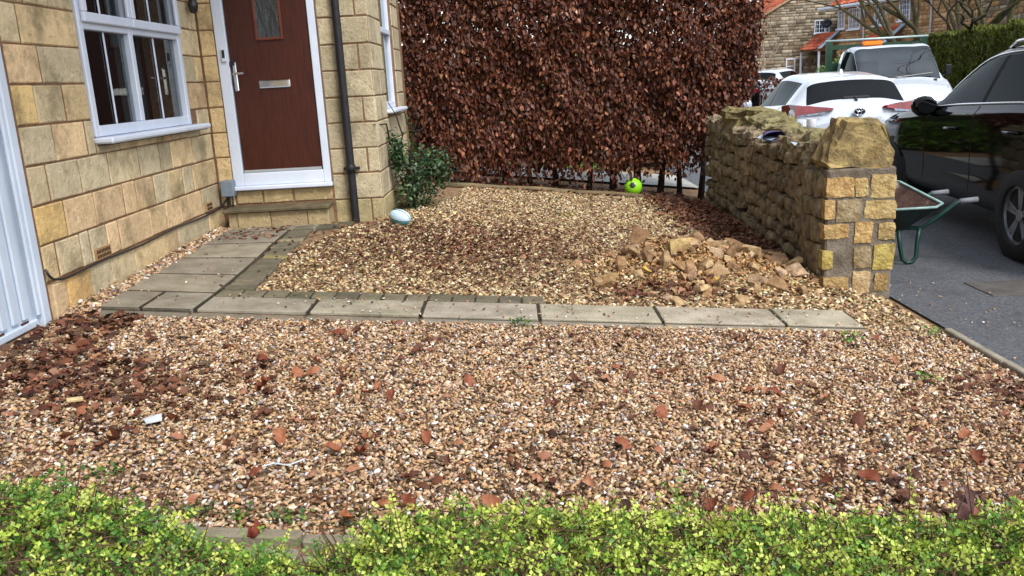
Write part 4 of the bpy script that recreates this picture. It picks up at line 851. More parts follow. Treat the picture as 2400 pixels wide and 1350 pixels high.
# ------------------------------------------------------------------ golden box-leaved hedge in the foreground
LT_ = ([(0,0,0),(.48,.36,.06),(1,0,-.03),(.48,-.36,.06),(.5,0,-.04)], [(0,4,1),(1,4,2),(2,4,3),(3,4,0)])
def low_hedge(name, label, x0, x1, ns, hfun, loc):
    root = thing(name, label, 'hedge', loc)
    Ps, Ms, Ss, Cs = [], [], [], []; st_ = MB()
    for k in range(ns):
        x = rnd.uniform(x0, x1); y = rnd.uniform(1.35, 2.27); top, back = hfun(x)
        y = min(y, back) - (rnd.random()**2*.08 if y > back else 0)
        g = float(G(x, y)); env = top*max(0., 1-max(0, (y-(back-.22))/.22)**2*.55)
        z = g+env*rnd.uniform(.25, 1.0)**.45
        if z-g < .03: continue
        if math.sin(x*13+y*7)+math.sin(x*5.1-y*19)+math.sin(x*29+y*23) > 1.4 and rnd.random() < .5: continue
        out = max(0, (y-(back-.25))/.25)
        az = rnd.uniform(0, 6.28); el = rnd.uniform(-.25, 1.0); Lg = rnd.uniform(.025, .08) if rnd.random() < .95 else rnd.uniform(.10, .2)
        d = Vector((math.cos(az)*math.cos(el), math.sin(az)*math.cos(el)*.8+.25*out, math.sin(el))).normalized()
        p = Vector((x, y, z-.03)); sag = rnd.uniform(-.3, .5)
        side = d.cross(Vector((0,0,1))).normalized(); nrm = side.cross(d).normalized(); tw_ = rnd.uniform(0, 3.14)
        hue = rnd.random(); gold = rnd.random() < (.62 if x > -.5 else .36)
        base = np.array(S(166,186,76) if gold else S(112,150,62)) if hue < .6 else np.array(S(196,206,104) if gold else S(80,120,50))
        npair = max(3, int(Lg/.0115)); pl = []
        for q in range(npair):
            u = q/npair; pt = p+d*(Lg*u)-Vector((0,0,1))*(sag*Lg*u*u); pl.append(pt)
            sz_ = rnd.uniform(.011, .020)*(1-.3*u)
            for s in (-1, 1):
                tq = tw_+(q % 2)*1.4+rnd.gauss(0, .35); dv = (side*math.cos(tq)+nrm*math.sin(tq))*s; fwd = (dv*.85+d*.5+Vector((0,0,.15))).normalized()
                up = d.cross(fwd).normalized()*s
                up = (up+Vector((0,0,.4))+Vector((rnd.gauss(0,.3), rnd.gauss(0,.3), rnd.gauss(0,.3)))).normalized(); lat = up.cross(fwd).normalized(); up = fwd.cross(lat)
                Ps.append(tuple(pt)); Ms.append([[fwd.x, lat.x, up.x],[fwd.y, lat.y, up.y],[fwd.z, lat.z, up.z]]); Ss.append(sz_); Cs.append(base*(rnd.uniform(1.0,1.4)*(.82+.3*u)))
        if k % 2 == 0: st_.tube([pl[0]-d*.06, pl[0], pl[-1]], [.0022,.0018,.001], 4, cap=False)
    for k in range(int(90*(x1-x0))):
        x = rnd.uniform(x0, x1); top, back = hfun(x); y = rnd.uniform(1.5, back-.03); g = float(G(x, y)); a = rnd.uniform(0, 6.28)
        st_.tube([(x, y, g-.02), (x+.05*math.cos(a), y+.05*math.sin(a), g+top*.45), (x+.12*math.cos(a), y+.10*math.sin(a), g+top*.9)], [.004,.003,.0015], 5, cap=False)
    ob('stems', st_, TWIG, root)['kind'] = 'stuff'
    Ps, Ms, Ss, Cs = np.array(Ps), np.array(Ms), np.array(Ss), np.clip(np.array(Cs), .01, .8); n = len(Ps)
    d2 = np.linalg.norm(Ps-np.array(CAM), axis=1); vis = (Ps[:,1] > 1.83) & (np.abs(Ps[:,0]) < .62*Ps[:,1])
    sc_ = np.where(vis, Ps[:,2]-.25*Ps[:,1]*0, -9); top300 = np.argsort(-(sc_-np.array([float(v) for v in G(Ps[:,0], Ps[:,1])])))[:300]; rest = np.setdiff1d(np.arange(n), top300)
    z_ = np.zeros(n, int)
    scatter('foliage', [LT_], z_[rest], Ps[rest], Ms[rest], Ss[rest][:, None]*np.ones((1,3)), Cs[rest], GREENA, root)['kind'] = 'stuff'
    me = bpy.data.meshes.new('leaf'); me.from_pydata(LT_[0], [], LT_[1]); me.materials.append(GREENO)
    leaf_objs(top300, Ps, Ms, Ss, Cs, z_, [me], root)
    return root
low_hedge('low_hedge', 'low green and yellow small-leaved hedge in front of the drive, on the house side', -1.95, -.62, 4200, lambda x: (float(np.interp(x, [-1.95,-1.3,-1.1,-.9,-.62], [.37,.36,.31,.22,.20])), float(np.interp(x, [-1.95,-1.2,-1.0,-.62], [2.30,2.30,2.24,2.14]))), (-1.4, 1.9, .3))
low_hedge('low_hedge', 'low golden yellow small-leaved hedge in front of the drive, on the road side', -.60, 2.0, 8800, lambda x: (float(np.interp(x, [-.6,-.4,-.15,.3,1.2,1.25,1.4,2.0], [.21,.32,.36,.35,.35,.41,.36,.37])), float(np.interp(x, [-.6,-.4,0,2], [2.16,2.24,2.25,2.25]))), (.7, 1.9, .2))
# small weeds in the gravel behind the kerb
wd = thing('weed', 'patch of small green weeds in the gravel behind the garden kerb', 'weed', (-.8, 2.55, .27))
n = 420; x = NR.choice([-1.08,-.95,-.8,-.55,-.42,-1.2], n)+NR.normal(0,.035,n); y = 2.55-.06*(x+1.1)+NR.normal(0,.03,n)
scatter('foliage', [LT_], np.zeros(n, int), np.stack([x, y, G(x, y)+NR.uniform(.005,.035,n)], 1), euler_m(NR.normal(0,.5,n), NR.normal(-.3,.4,n), NR.uniform(0,6.28,n)), NR.uniform(.010,.022,n)[:, None]*np.ones((1,3)), pal([S(70,100,44), S(96,124,60), S(60,84,50), S(120,140,60)], n, .2), GREENA, wd)['kind'] = 'stuff'
for (cx_, cy_, lab) in ((1.9, 4.72, 'tuft of green weed in front of the last slab'), (2.45, 4.9, 'tuft of green weed beside the concrete edging'), (2.02, 4.05, 'small green weed on the gravel near the asphalt'), (.02, 4.86, 'tiny dark green weed at the slab front edge'), (-1.5, 2.78, 'sparse green sprig rising from the gravel behind the hedge')):
    w_ = thing('weed', lab, 'weed', gp(cx_, cy_, 0)); n = 46
    x = cx_+NR.normal(0,.035,n); y = cy_+NR.normal(0,.03,n)
    scatter('foliage', [LT_], np.zeros(n, int), np.stack([x, y, G(x, y)+NR.uniform(.005,.06,n)], 1), euler_m(NR.normal(0,.5,n), NR.normal(-.5,.4,n), NR.uniform(0,6.28,n)), NR.uniform(.014,.03,n)[:, None]*np.ones((1,3)), pal([S(80,120,44), S(110,150,60), S(60,94,50)], n, .2), GREENA, w_)
# ------------------------------------------------------------------ vehicles
def crom(P, ts, tens=.42):
    P = np.asarray(P, float); n = len(P); out = []
    for t in ts:
        i = min(int(t), n-2); u = t-i; a, b = P[i], P[i+1]
        ma_ = (P[i+1]-P[i-1])*tens if i > 0 else (P[1]-P[0])*tens; mb_ = (P[i+2]-P[i])*tens if i+2 < n else (P[n-1]-P[n-2])*tens
        out.append((2*u**3-3*u*u+1)*a+(u**3-2*u*u+u)*ma_+(-2*u**3+3*u*u)*b+(u**3-u*u)*mb_)
    return np.array(out)
class Car:
    def __init__(s, st, root):
        s.root = root; s.ys = [q[0] for q in st]; C_ = []
        for (y, zb, zs, zl, zt, wb, wm, ws, wl, wr) in st:
            C_.append([(0,y,zb),(wb,y,zb),(wm,y,zb+.42*(zs-zb)),(ws,y,zs),(wl,y,zl),(wr,y,max(zl, zt-.05)),(wr*.55,y,zt),(0,y,zt+.012)])
        s.C = np.array(C_)
    def spar(s, y): return float(np.interp(y, s.ys, range(len(s.ys))))
    def pt(s, y, t, side=-1, off=0.):
        g = crom(s.C, [s.spar(y)])[0]; p = crom(g, [t])[0]
        if off:
            q = crom(g, [min(7, t+.05)])[0]-crom(g, [max(0, t-.05)])[0]; nrm = np.array([q[2], 0, -q[0]]); nrm /= np.linalg.norm(nrm)+1e-9; p = p+nrm*off
        return Vector((p[0]*side if side < 0 else p[0], p[1], p[2]))
    def build(s, classify, mats, step=.05, tb=None, ends=True):
        sv = np.unique(np.concatenate([[s.spar(y) for y in np.arange(s.ys[0], s.ys[-1], step)], np.arange(len(s.ys))]))
        tv = tb if tb is not None else np.unique(np.concatenate([np.arange(0, 7.01, .14), [4.1, 4.88, 5.08]]))
        g = crom(s.C, sv); g = np.stack([crom(r, tv) for r in g])     # ns,nt,3
        yc = crom(np.array(s.ys)[:, None], sv)[:, 0]
        parts = {}
        for i in range(len(sv)-1):
            for j in range(len(tv)-1):
                ym, tm = (g[i, j, 1]+g[i+1, j, 1])/2, (tv[j]+tv[j+1])/2; zm = g[i:i+2, j:j+2, 2].mean()
                for sd in (-1, 1):
                    nm = classify(ym, tm, zm, sd)
                    if nm: parts.setdefault(nm, []).append((i, j, sd))
        made = {}
        for nm, cells in parts.items():
            mb = MB(); idx = {}
            def vid(i, j, sd):
                if abs(g[i, j, 0]) < 1e-6: sd = 1
                k_ = (i, j, sd)
                if k_ not in idx: idx[k_] = len(mb.v); p = g[i, j]; mb.v.append((p[0]*sd, p[1], p[2]))
                return idx[k_]
            for (i, j, sd) in cells:
                q = (vid(i, j, sd), vid(i+1, j, sd), vid(i+1, j+1, sd), vid(i, j+1, sd))
                mb.f.append(q[::-1] if sd < 0 else q)
            if nm == 'body' and ends:
                for e_ in (0, len(sv)-1):
                    r1 = [vid(e_, j, -1) for j in range(len(tv))]; r2 = [vid(e_, j, 1) for j in range(len(tv)-2, 0, -1)]
                    mb.f.append(tuple((r1+r2) if e_ == 0 else (r1+r2)[::-1]))
            base = nm.split('|')[0]
            made[nm] = ob(base, mb, mats[base], s.root, smooth=True, angle=35)
        return made
def wheel(root, x, y, z, R, wd, side, rimm, tyrem, spokes=5):
    t_ = ob('wheel', MB().lathe([(R*.66,-wd/2),(R*.9,-wd/2),(R,-wd/2+.03),(R,wd/2-.03),(R*.9,wd/2),(R*.66,wd/2),(R*.66,-wd/2)], (x, y, z), 'x', 36), tyrem, root, smooth=True, angle=40)
    f = side*(wd/2-.025); rm = MB().lathe([(R*.66,f*.2),(R*.67,f),(R*.60,f),(R*.58,f*.5),(R*.58,-f*.5)], (x, y, z), 'x', 36)
    ob('rim', rm, rimm, t_, smooth=True, angle=40)
    hub = MB().lathe([(0,f*.9),(R*.13,f*.88),(R*.15,f*.6)], (x, y, z), 'x', 18)
    for k in range(spokes):
        a = 2*math.pi*k/spokes+.3
        for da in (-.13, .13):
            c0, s0 = math.cos(a), math.sin(a); c1, s1 = math.cos(a+da), math.sin(a+da)
            p0 = Vector((x+f*.8, y+c0*R*.1, z+s0*R*.1)); p1 = Vector((x+f*.85, y+c1*R*.62, z+s1*R*.62)); tn = Vector((0, -s0, c0))*R*.055
            hub.add([p0-tn, p0+tn, p1+tn, p1-tn]+[q-Vector((f*.3,0,0)) for q in (p0-tn, p0+tn, p1+tn, p1-tn)], [(0,1,2,3),(0,4,5,1),(1,5,6,2),(2,6,7,3),(3,7,4,0)])
    ob('spokes', hub, rimm, t_)
    ob('brake_disc', MB().lathe([(0,f*.2),(R*.56,f*.2)], (x, y, z), 'x', 24), BLACKP, t_)
TYRE = mat('tyre_rubber', (.014,.014,.015), (.022,.022,.023), 20, .8, .2, 60)
ALLOY = mat('alloy_rim', S(176,180,186), S(150,154,160), 8, .3, metal=.8)
BLK = mat('black_car_paint', (.003,.003,.0035), None, rough=.05, spec=.24)
WHTC = mat('white_car_paint', S(186,194,204), None, rough=.3, spec=.5, coat=.8)
CARGL = glass('tinted_car_glass', (.06,.08,.085), refl=.24); CARGL2 = glass('rear_privacy_glass', (.03,.035,.04), 0, 1.6, .6)
CABIN = mat('car_interior', (.03,.03,.032), (.02,.02,.021), 5, .8)
LAMPC = mat('clear_lamp', S(170,184,204), S(96,110,130), 30, .12, spec=.8)
LAMPR = mat('red_lamp', S(150,14,40), S(96,6,22), 12, .12, spec=.8)
HEAD = math.radians(-5)
suv = thing('parked_suv', 'black suv parked on the asphalt beside the rubble wall', 'car', (4.96, 6.66, .006), HEAD, local=True)
ST = [(-.98,.50,.80,.90,.95,.70,.78,.78,.74,.55),(-.92,.38,.95,1.05,1.10,.80,.88,.87,.83,.66),(-.70,.34,1.07,1.20,1.32,.84,.93,.92,.87,.68),(-.35,.32,1.11,1.23,1.64,.85,.94,.93,.88,.64),(.3,.30,1.11,1.22,1.71,.85,.94,.93,.88,.63),
      (1.0,.30,1.09,1.19,1.70,.85,.94,.93,.88,.64),(1.45,.30,1.07,1.17,1.63,.85,.94,.93,.88,.63),(1.9,.30,1.05,1.14,1.41,.85,.94,.93,.88,.68),(2.3,.30,1.03,1.11,1.17,.85,.94,.93,.87,.72),(2.9,.30,1.0,1.06,1.10,.84,.94,.92,.82,.62),(3.4,.34,.93,.98,1.02,.80,.90,.88,.76,.54),(3.62,.40,.82,.88,.91,.70,.80,.78,.66,.45),(3.70,.48,.74,.78,.80,.58,.68,.66,.55,.38)]
car = Car(ST, suv)
def cls(y, t, z, sd):
    if 4.1 < t < 4.88 and -.42 < y < 2.12:
        if y > 1.02: return 'side_window|f%d' % sd
        if y < .92 and y > -.02: return 'side_window|r%d' % sd
        if y < -.08: return 'side_window|q%d' % sd
        return 'pillar_trim|%d%d' % (sd, y > .5)
    if t > 5.08 and 1.5 < y < 2.28: return 'windscreen'
    if t > 5.08 and -.72 < y < -.38: return 'rear_window'
    if t < 1.6 and t > .9: return 'sill_trim|%d' % sd
    return 'body'
cm_ = {'body': BLK, 'side_window': CARGL, 'pillar_trim': mat('matt_black_trim', (.008,.008,.008), None, rough=.7, spec=.15), 'windscreen': CARGL, 'rear_window': CARGL, 'sill_trim': BLACKP}
car.build(cls, cm_, .045)
ob('cabin', MB().box(-.78,-.5,.75,.78,1.9,1.02).cbox(-.62,.85,1.03,-.12,1.05,1.55,.06).cbox(.12,.85,1.03,.62,1.05,1.55,.06).cbox(-.62,-.15,1.03,.62,.05,1.45,.06), CABIN, suv)
sw = MB().lathe([(.0,0),(.02,0)], (0,0,0))
CHT = mat('chrome_trim', (.7,.71,.73), None, rough=.18, metal=1.)
for sd in (-1, 1):
    ob('window_trim', MB().tube([car.pt(y, 4.06, sd, .004) for y in np.arange(-.45, 2.2, .12)], .011, 6), CHT, suv, smooth=True)
    ob('window_trim', MB().tube([car.pt(y, 4.93, sd, .004) for y in np.arange(-.45, 2.2, .1)], .010, 6), CHT, suv, smooth=True)
    ob('roof_rail', MB().tube([car.pt(1.15, 5.25, sd, .005)]+[car.pt(y, 5.25, sd, .045) for y in np.arange(1.0, -.3, -.15)]+[car.pt(-.42, 5.25, sd, .005)], .017, 8), CHT, suv, smooth=True)
    for (y0, y1) in ((1.30, 1.52), (.14, .34)):
        a, b = car.pt(y0, 3.0-.28, sd, .03), car.pt(y1, 3.0-.28, sd, .03); ob('door_handle', MB().tube([car.pt(y0-.015, 2.72, sd, 0), a, b, car.pt(y1+.015, 2.72, sd, 0)], .014, 8), CHT if False else BLK, suv, smooth=True)
    for yy_ in (2.06, .97, -.02):
        ob('door_seam', MB().tube([car.pt(yy_-(.1 if yy_ < 0 and t < 2.4 else 0), t, sd, .0005) for t in np.arange(1.5, 4.05, .25)], .0035, 5), BLACKP, suv)
    m_ = Vector((.99*sd, 1.98, 1.16)); mm = MB(); nq = 12
    for i in range(7):
        u = i/6; r_ = math.sin(math.pi*(.12+.8*u))
        for k in range(nq):
            a = 2*math.pi*k/nq; mm.v.append(tuple(m_+Vector((sd*(.125*math.cos(a)*(.55+.45*r_)), -.09+.2*u, .105*math.sin(a)*(.45+.55*r_)))))
    for i in range(6):
        for k in range(nq): mm.f.append((i*nq+k, i*nq+(k+1) % nq, (i+1)*nq+(k+1) % nq, (i+1)*nq+k))
    mm.f += [tuple(range(nq)), tuple(range(6*nq+nq-1, 6*nq-1, -1))]
    mo = ob('door_mirror', mm, BLK, suv, smooth=True, angle=50)
    ob('mirror_arm', MB().tube([(sd*.87, 2.03, 1.12), (sd*.96, 2.02, 1.09)], [.03,.025], 8), BLACKP, mo)
    hl = MB(); ys_ = np.linspace(2.98, 3.6, 8)
    for y in ys_: hl.v += [tuple(car.pt(y, 3.02-.1*(y-3.0), sd, .006)), tuple(car.pt(y, 3.55, sd, .006))]
    for i in range(7): hl.f.append((2*i, 2*i+2, 2*i+3, 2*i+1) if sd < 0 else (2*i, 2*i+1, 2*i+3, 2*i+2))
    ob('headlight', hl, LAMPC, suv, smooth=True)
    ob('wing_badge', MB().cbox(sd*.943-.004, 2.98, .955, sd*.943+.004, 3.10, .975, .002), CHT, suv)
    for yw in (0, 2.95):
        wheel(suv, sd*.868, yw, .368, .362, .235, sd, ALLOY, TYRE, 5)
        ob('arch_shade_disc', MB().lathe([(0,sd*.122),(.425,sd*.122),(.432,sd*.116),(.432,-sd*.2)], (sd*.82, yw, .37), 'x', 40), TYRE, suv, smooth=True)  # dark disc proud of the body, standing in for the shaded wheel-arch gap
# white hatchback
hat = thing('parked_hatchback', 'white hatchback seen from behind with a red wrap-around tail light', 'car', (4.72, 12.42, .006), HEAD, local=True)
SH = [(-.82,.42,.72,.82,.86,.66,.74,.74,.70,.52),(-.76,.36,.90,1.0,1.06,.78,.86,.85,.80,.60),(-.64,.33,.97,1.07,1.13,.80,.88,.87,.82,.62),(-.40,.32,.97,1.06,1.375,.82,.89,.88,.82,.56),(-.30,.32,.97,1.06,1.42,.82,.89,.88,.82,.55),(.1,.30,.96,1.04,1.45,.84,.89,.88,.82,.54),
      (.8,.30,.93,1.0,1.48,.84,.89,.88,.82,.56),(1.3,.30,.91,.98,1.44,.84,.89,.88,.82,.55),(1.75,.30,.89,.96,1.24,.84,.89,.88,.81,.60),(2.15,.30,.88,.95,1.0,.83,.89,.87,.79,.66),(2.8,.30,.84,.90,.94,.82,.88,.86,.74,.52),(3.2,.34,.74,.80,.83,.76,.82,.80,.68,.44),(3.42,.42,.6,.66,.68,.6,.68,.66,.55,.35)]
hc_ = Car(SH, hat)
def clh(y, t, z, sd):
    for yw in (0, 2.6):
        if t < 3.0 and (y-yw)**2+(z-.32)**2 < .37**2: return None
    if 4.12 < t < 4.88 and -.12 < y < 2.0:
        if y > 1.0: return 'side_window|f%d' % sd
        if .14 < y < .93: return 'side_window|r%d' % sd
        if y < .10: return 'side_window|q%d' % sd
        return 'pillar_trim|%d%d' % (sd, y > .5)
    if t > 5.1 and 1.38 < y < 2.12: return 'windscreen'
    if t > 4.95 and -.64 < y < -.395: return 'rear_window'
    return 'body'
hm = dict(cm_); hm['body'] = WHTC; hm['rear_window'] = CARGL2
hc_.build(clh, hm, .04)
ob('cabin', MB().box(-.7,-.3,.7,.7,1.8,.92).cbox(-.6,.8,.93,-.12,1.0,1.4,.06).cbox(.12,.8,.93,.6,1.0,1.4,.06).cbox(-.6,-.05,.93,.6,.12,1.3,.06), CABIN, hat)
ob('rear_wiper', MB().cbox(-.16,-.66,1.15,.18,-.63,1.175,.01).tube([(0,-.65,1.16),(0,-.72,1.12)], .015, 8), BLACKP, hat)
ob('antenna_fin', MB().prism([(-.012,.02,1.46),(-.012,.20,1.46),(-.012,.06,1.53)], (.024,0,0)), WHTC, hat)
for sd in (-1, 1):
    tl = MB()
    o1 = [(sd*.887,-.26,1.07),(sd*.892,-.28,1.01),(sd*.88,-.60,.915),(sd*.872,-.60,1.10),(sd*.80,-.78,1.09),(sd*.815,-.785,.93),(sd*.36,-.85,1.01),(sd*.36,-.84,1.04)]
    q = [Vector(p) for p in o1]; tl.add(q, [(0,1,2,3) if sd < 0 else (3,2,1,0), (3,2,5,4) if sd < 0 else (4,5,2,3), (4,5,6,7) if sd < 0 else (7,6,5,4)])
    back = [p*1.0+Vector((-sd*.04, .05, 0)) for p in q]; tl.add(q+back, [(0,3,11,8),(3,4,12,11),(4,7,15,12),(1,9,10,2),(2,10,13,5),(5,13,14,6),(0,8,9,1),(6,14,15,7)])
    t_ = ob('tail_light', tl, LAMPR, hat)
    ob('clear_strip', MB().prism([(sd*.79,-.80,.935),(sd*.46,-.855,.965),(sd*.44,-.858,.995),(sd*.80,-.80,.955)], (0,-.004,0)), LAMPC, t_)
    mo = ob('door_mirror', MB().lathe([(0,-.06),(.075,-.05),(.095,0),(.075,.06),(0,.09)], (sd*.98, 1.92, 1.02), 'y', 14), WHTC, hat, smooth=True); 
    ob('mirror_foot', MB().cbox(sd*.92-.05,1.88,.93,sd*.92+.05,1.97,.965,.01), BLACKP, mo)
    for yw in (0, 2.6): wheel(hat, sd*.78, yw, .318, .312, .2, sd, ALLOY, TYRE, 5)
    for yy_ in (2.0, .97, .12): ob('door_seam', MB().tube([hc_.pt(yy_, t, sd, .0005) for t in np.arange(1.5, 4.05, .25)], .004, 5), BLACKP, hat)
    for (y0, y1) in ((1.2,1.38),(.28,.46)): ob('door_handle', MB().tube([hc_.pt(y0, 2.8, sd, .0), hc_.pt(y0+.02, 2.8, sd, .025), hc_.pt(y1, 2.8, sd, .025), hc_.pt(y1+.02, 2.8, sd, .0)], .013, 8), WHTC, hat, smooth=True)
def ring(mb, cx, cz, rx, rz, y, r=.006, n=24):
    p = [(cx+rx*math.cos(2*math.pi*k/n), y, cz+rz*math.sin(2*math.pi*k/n)) for k in range(n+1)]; mb.tube(p, r, 6, cap=False)
em = MB(); ring(em, 0,.975,.072,.050,-.862); ring(em, 0,.975,.024,.048,-.866); ring(em, 0,1.0,.048,.022,-.868)
emb = ob('emblem', em, CHT, hat, smooth=True); ob('emblem_field', MB().lathe([(0,-.858),(.068,-.855),(.072,-.84)], (0,0,.975), 'y', 24).xf(Matrix.Translation((0,0,.975)) @ Matrix.Diagonal((1,1,.7,1)) @ Matrix.Translation((0,0,-.975))), mat('navy_field', S(24,40,70), None, rough=.2), emb)
ob('plate_recess', MB().prism([(-.30,-.868,.90),(.30,-.868,.90),(.24,-.866,.80),(-.24,-.866,.80)], (0,-.004,0)), mat('recess_white', S(196,202,208), None, rough=.4), hat)  # off-white panel, slightly lighter than the body paint
# tipper truck facing the camera
trk = thing('tipper_truck', 'white cab tipper truck with green bed and orange beacon facing down the street', 'truck', (8.55, 20.3, .006), math.radians(173), local=True)
STK = [(-.1,.5,1.15,1.22,1.84,.85,.95,.95,.93,.80),(.0,.5,1.15,1.22,1.88,.86,.97,.96,.94,.80),(.45,.5,1.15,1.22,1.92,.86,.97,.96,.94,.80),(.92,.5,1.14,1.21,1.88,.86,.97,.96,.94,.79),(1.25,.5,1.12,1.19,1.58,.86,.97,.96,.92,.80),(1.60,.5,1.10,1.16,1.22,.86,.96,.95,.90,.80),(1.95,.5,.98,1.04,1.10,.84,.94,.92,.84,.66),(2.25,.5,.80,.88,.93,.80,.90,.88,.78,.56),(2.34,.55,.68,.74,.78,.70,.80,.78,.66,.45)]
tc_ = Car(STK, trk)
def clt(y, t, z, sd):
    if t < 3. and (y-1.75)**2+(z-.36)**2 < .4**2: return None
    if 4.12 < t < 4.88 and .15 < y < 1.45: return 'side_window|%d' % sd
    if t > 4.95 and .96 < y < 1.58: return 'windscreen'
    return 'body'
TG = glass('truck_glass', (.45,.52,.55), 0, 2.0)
tc_.build(clt, {'body': WHTC, 'side_window': CARGL, 'windscreen': TG}, .05)
ob('scuttle_panel', MB().prism([tc_.pt(1.62, 5.2, -1, .004), tc_.pt(1.62, 5.2, 1, .004), tc_.pt(1.72, 5.2, 1, .004), tc_.pt(1.72, 5.2, -1, .004)], (0,0,.006)), BLACKP, trk)
ob('wiper', MB().tube([(.1,1.66,1.24),(-.3,1.62,1.27),(-.66,1.56,1.30)], .011, 6).tube([(-.1,1.66,1.24),(.3,1.60,1.28),(.62,1.5,1.34)], .011, 6), BLACKP, trk)
ob('dashboard', MB().cbox(-.8,1.0,.9,.8,1.45,1.12,.05), mat('pale_dash', S(150,158,164), None, rough=.7), trk)
ob('seat_back', MB().cbox(-.7,.25,.8,-.2,.4,1.6,.05).cbox(.1,.25,.8,.7,.4,1.6,.05), CABIN, trk)
GRN = mat('green_truck_paint', S(20,62,40), S(14,46,30), 6, .5)
ob('headboard', MB().box(-1.12,-.32,.95,-.98,-.24,2.08).box(.98,-.32,.95,1.12,-.24,2.08).box(-.979,-.315,.95,.979,-.245,1.60).box(-.979,-.312,1.90,.979,-.25,2.0), GRN, trk)
ob('top_bar', MB().tube([(-1.14,-.28,2.10),(1.14,-.28,2.10)], .025, 10), mat('galvanised', S(170,190,190), None, rough=.5, metal=.3), trk, smooth=True)
ob('tipper_bed', MB().box(-1.0,-3.6,.85,1.0,-.33,.95).box(-1.02,-3.6,.951,-.98,-.34,1.35).box(.98,-3.6,.951,1.02,-.34,1.35).box(-.979,-3.6,.951,.979,-3.55,1.35), GRN, trk)
ob('chassis', MB().box(-.5,-3.5,.5,.5,1.9,.7), BLACKP, trk)
ob('beacon', MB().cbox(-.02,.02,1.95,.40,.16,2.04,.02), mat('orange_lens', S(236,120,20), None, rough=.25), trk)
ob('roof_lamp', MB().cbox(-.62,.5,1.905,-.54,.6,1.95,.01), BLACKP, trk); ob('roof_lamp', MB().cbox(.58,.6,1.895,.66,.7,1.95,.01), BLACKP, trk)
for sd in (-1, 1):
    ob('headlight', MB().prism([tc_.pt(2.0, 3.1, sd, .006), tc_.pt(2.27, 3.1, sd, .006), tc_.pt(2.27, 3.9, sd, .006), tc_.pt(2.0, 4.1, sd, .006)], (0,.006,.004)), LAMPC, trk)
    ob('door_mirror', MB().cbox(sd*1.06-.06,1.28,1.22,sd*1.06+.06,1.38,1.45,.02).tube([(sd*.94,1.3,1.2),(sd*1.06,1.32,1.25)], .02, 6), BLACKP, trk)
    wheel(trk, sd*.86, 1.75, .34, .335, .2, sd, ALLOY, TYRE, 5); wheel(trk, sd*.86, -2.4, .34, .335, .22, sd, ALLOY, TYRE, 5)
# far dark car and a far white roof
fc = thing('far_car', 'dark car parked far up the street with a yellow plate', 'car', (6.75, 26.6, .006), math.radians(-20), local=True)
fcar = Car([(y-.4*0, zb, zs, zl, zt-.03, *w_) for (y, zb, zs, zl, zt, *w_) in SH], fc)
fm = dict(cm_); fcar.build(clh, fm, .12)
ob('number_plate', MB().cbox(-.26,-.845,.62,.26,-.825,.73,.004), mat('yellow_plate', S(240,200,40), None, rough=.4), fc)
for sd in (-1, 1):
    ob('tail_light', MB().cbox(sd*.72-.1,-.80,.86,sd*.72+.1,-.765,.99,.01), LAMPR, fc)
    for yw in (0, 2.6): wheel(fc, sd*.78, yw, .318, .312, .2, sd, ALLOY, TYRE, 5)
fw2 = thing('far_car', 'white car far up the street half hidden by a brown hedge', 'car', (9.2, 31.5, .006), math.radians(-40), local=True)
f2 = Car(SH, fw2); f2.build(clh, hm, .12)
for sd in (-1, 1):
    for yw in (0, 2.6): wheel(fw2, sd*.78, yw, .318, .312, .2, sd, ALLOY, TYRE, 5)
# ------------------------------------------------------------------ wheelbarrow behind the pillar
wb = thing('wheelbarrow', 'green framed wheelbarrow with a rusty dirty tray behind the stone pillar', 'wheelbarrow', (2.95, 7.0, .006))
TRAYM = mat('rusty_tray', S(96,70,60), S(66,44,38), 9, .85, .6, 40, stain=[(S(150,150,140), 5, .54, .66, .8), (S(50,36,30), 14, .55, .7, .6)])
GFR = mat('green_frame', S(10,56,48), S(8,40,34), 8, .45); RIMM = mat('pale_rim', S(150,176,172), S(110,140,136), 10, .5)
rim = [(3.43,6.80,.495),(3.36,7.42,.60),(3.24,7.52,.62),(3.0,7.54,.63),(2.35,7.42,.66),(2.25,7.3,.60),(2.25,6.85,.56),(2.35,6.72,.54),(3.0,6.70,.482),(3.33,6.70,.485)]
bot = [(3.14,6.86,.29),(3.13,7.25,.30),(3.08,7.28,.30),(2.95,7.28,.31),(2.62,7.25,.33),(2.58,7.2,.33),(2.58,6.95,.33),(2.62,6.9,.33),(2.95,6.86,.30),(3.08,6.84,.29)]
tr = MB(); nr_ = len(rim); tr.add(rim+bot, [(i, (i+1) % nr_, nr_+(i+1) % nr_, nr_+i) for i in range(nr_)]+[tuple(range(nr_, 2*nr_))])
inner = [(x+(2.85-x)*.02, y+(7.08-y)*.02, z) for x, y, z in rim]; 
tray = ob('tray', tr, TRAYM, wb)
shell = MB().add([(x+(x-2.85)*.012, y+(y-7.07)*.03, z-.012) for x, y, z in rim]+[(x, y+(y-7.07)*.05, z-.012) for x, y, z in bot], [(i, nr_+i, nr_+(i+1) % nr_, (i+1) % nr_) for i in range(nr_)]+[tuple(range(2*nr_-1, nr_-1, -1))])
ob('tray_shell', shell, mat('dark_green_shell', S(24,36,34), S(14,22,22), 8, .5), tray)
ob('tray_rim', MB().tube(rim+[rim[0]], .011, 8), RIMM, tray, smooth=True)
ob('sticker', MB().prism([(2.98,6.752,.43),(3.16,6.752,.43),(3.10,6.80,.37),(3.0,6.80,.37)], (0,-.004,-.002)), WHT, tray)
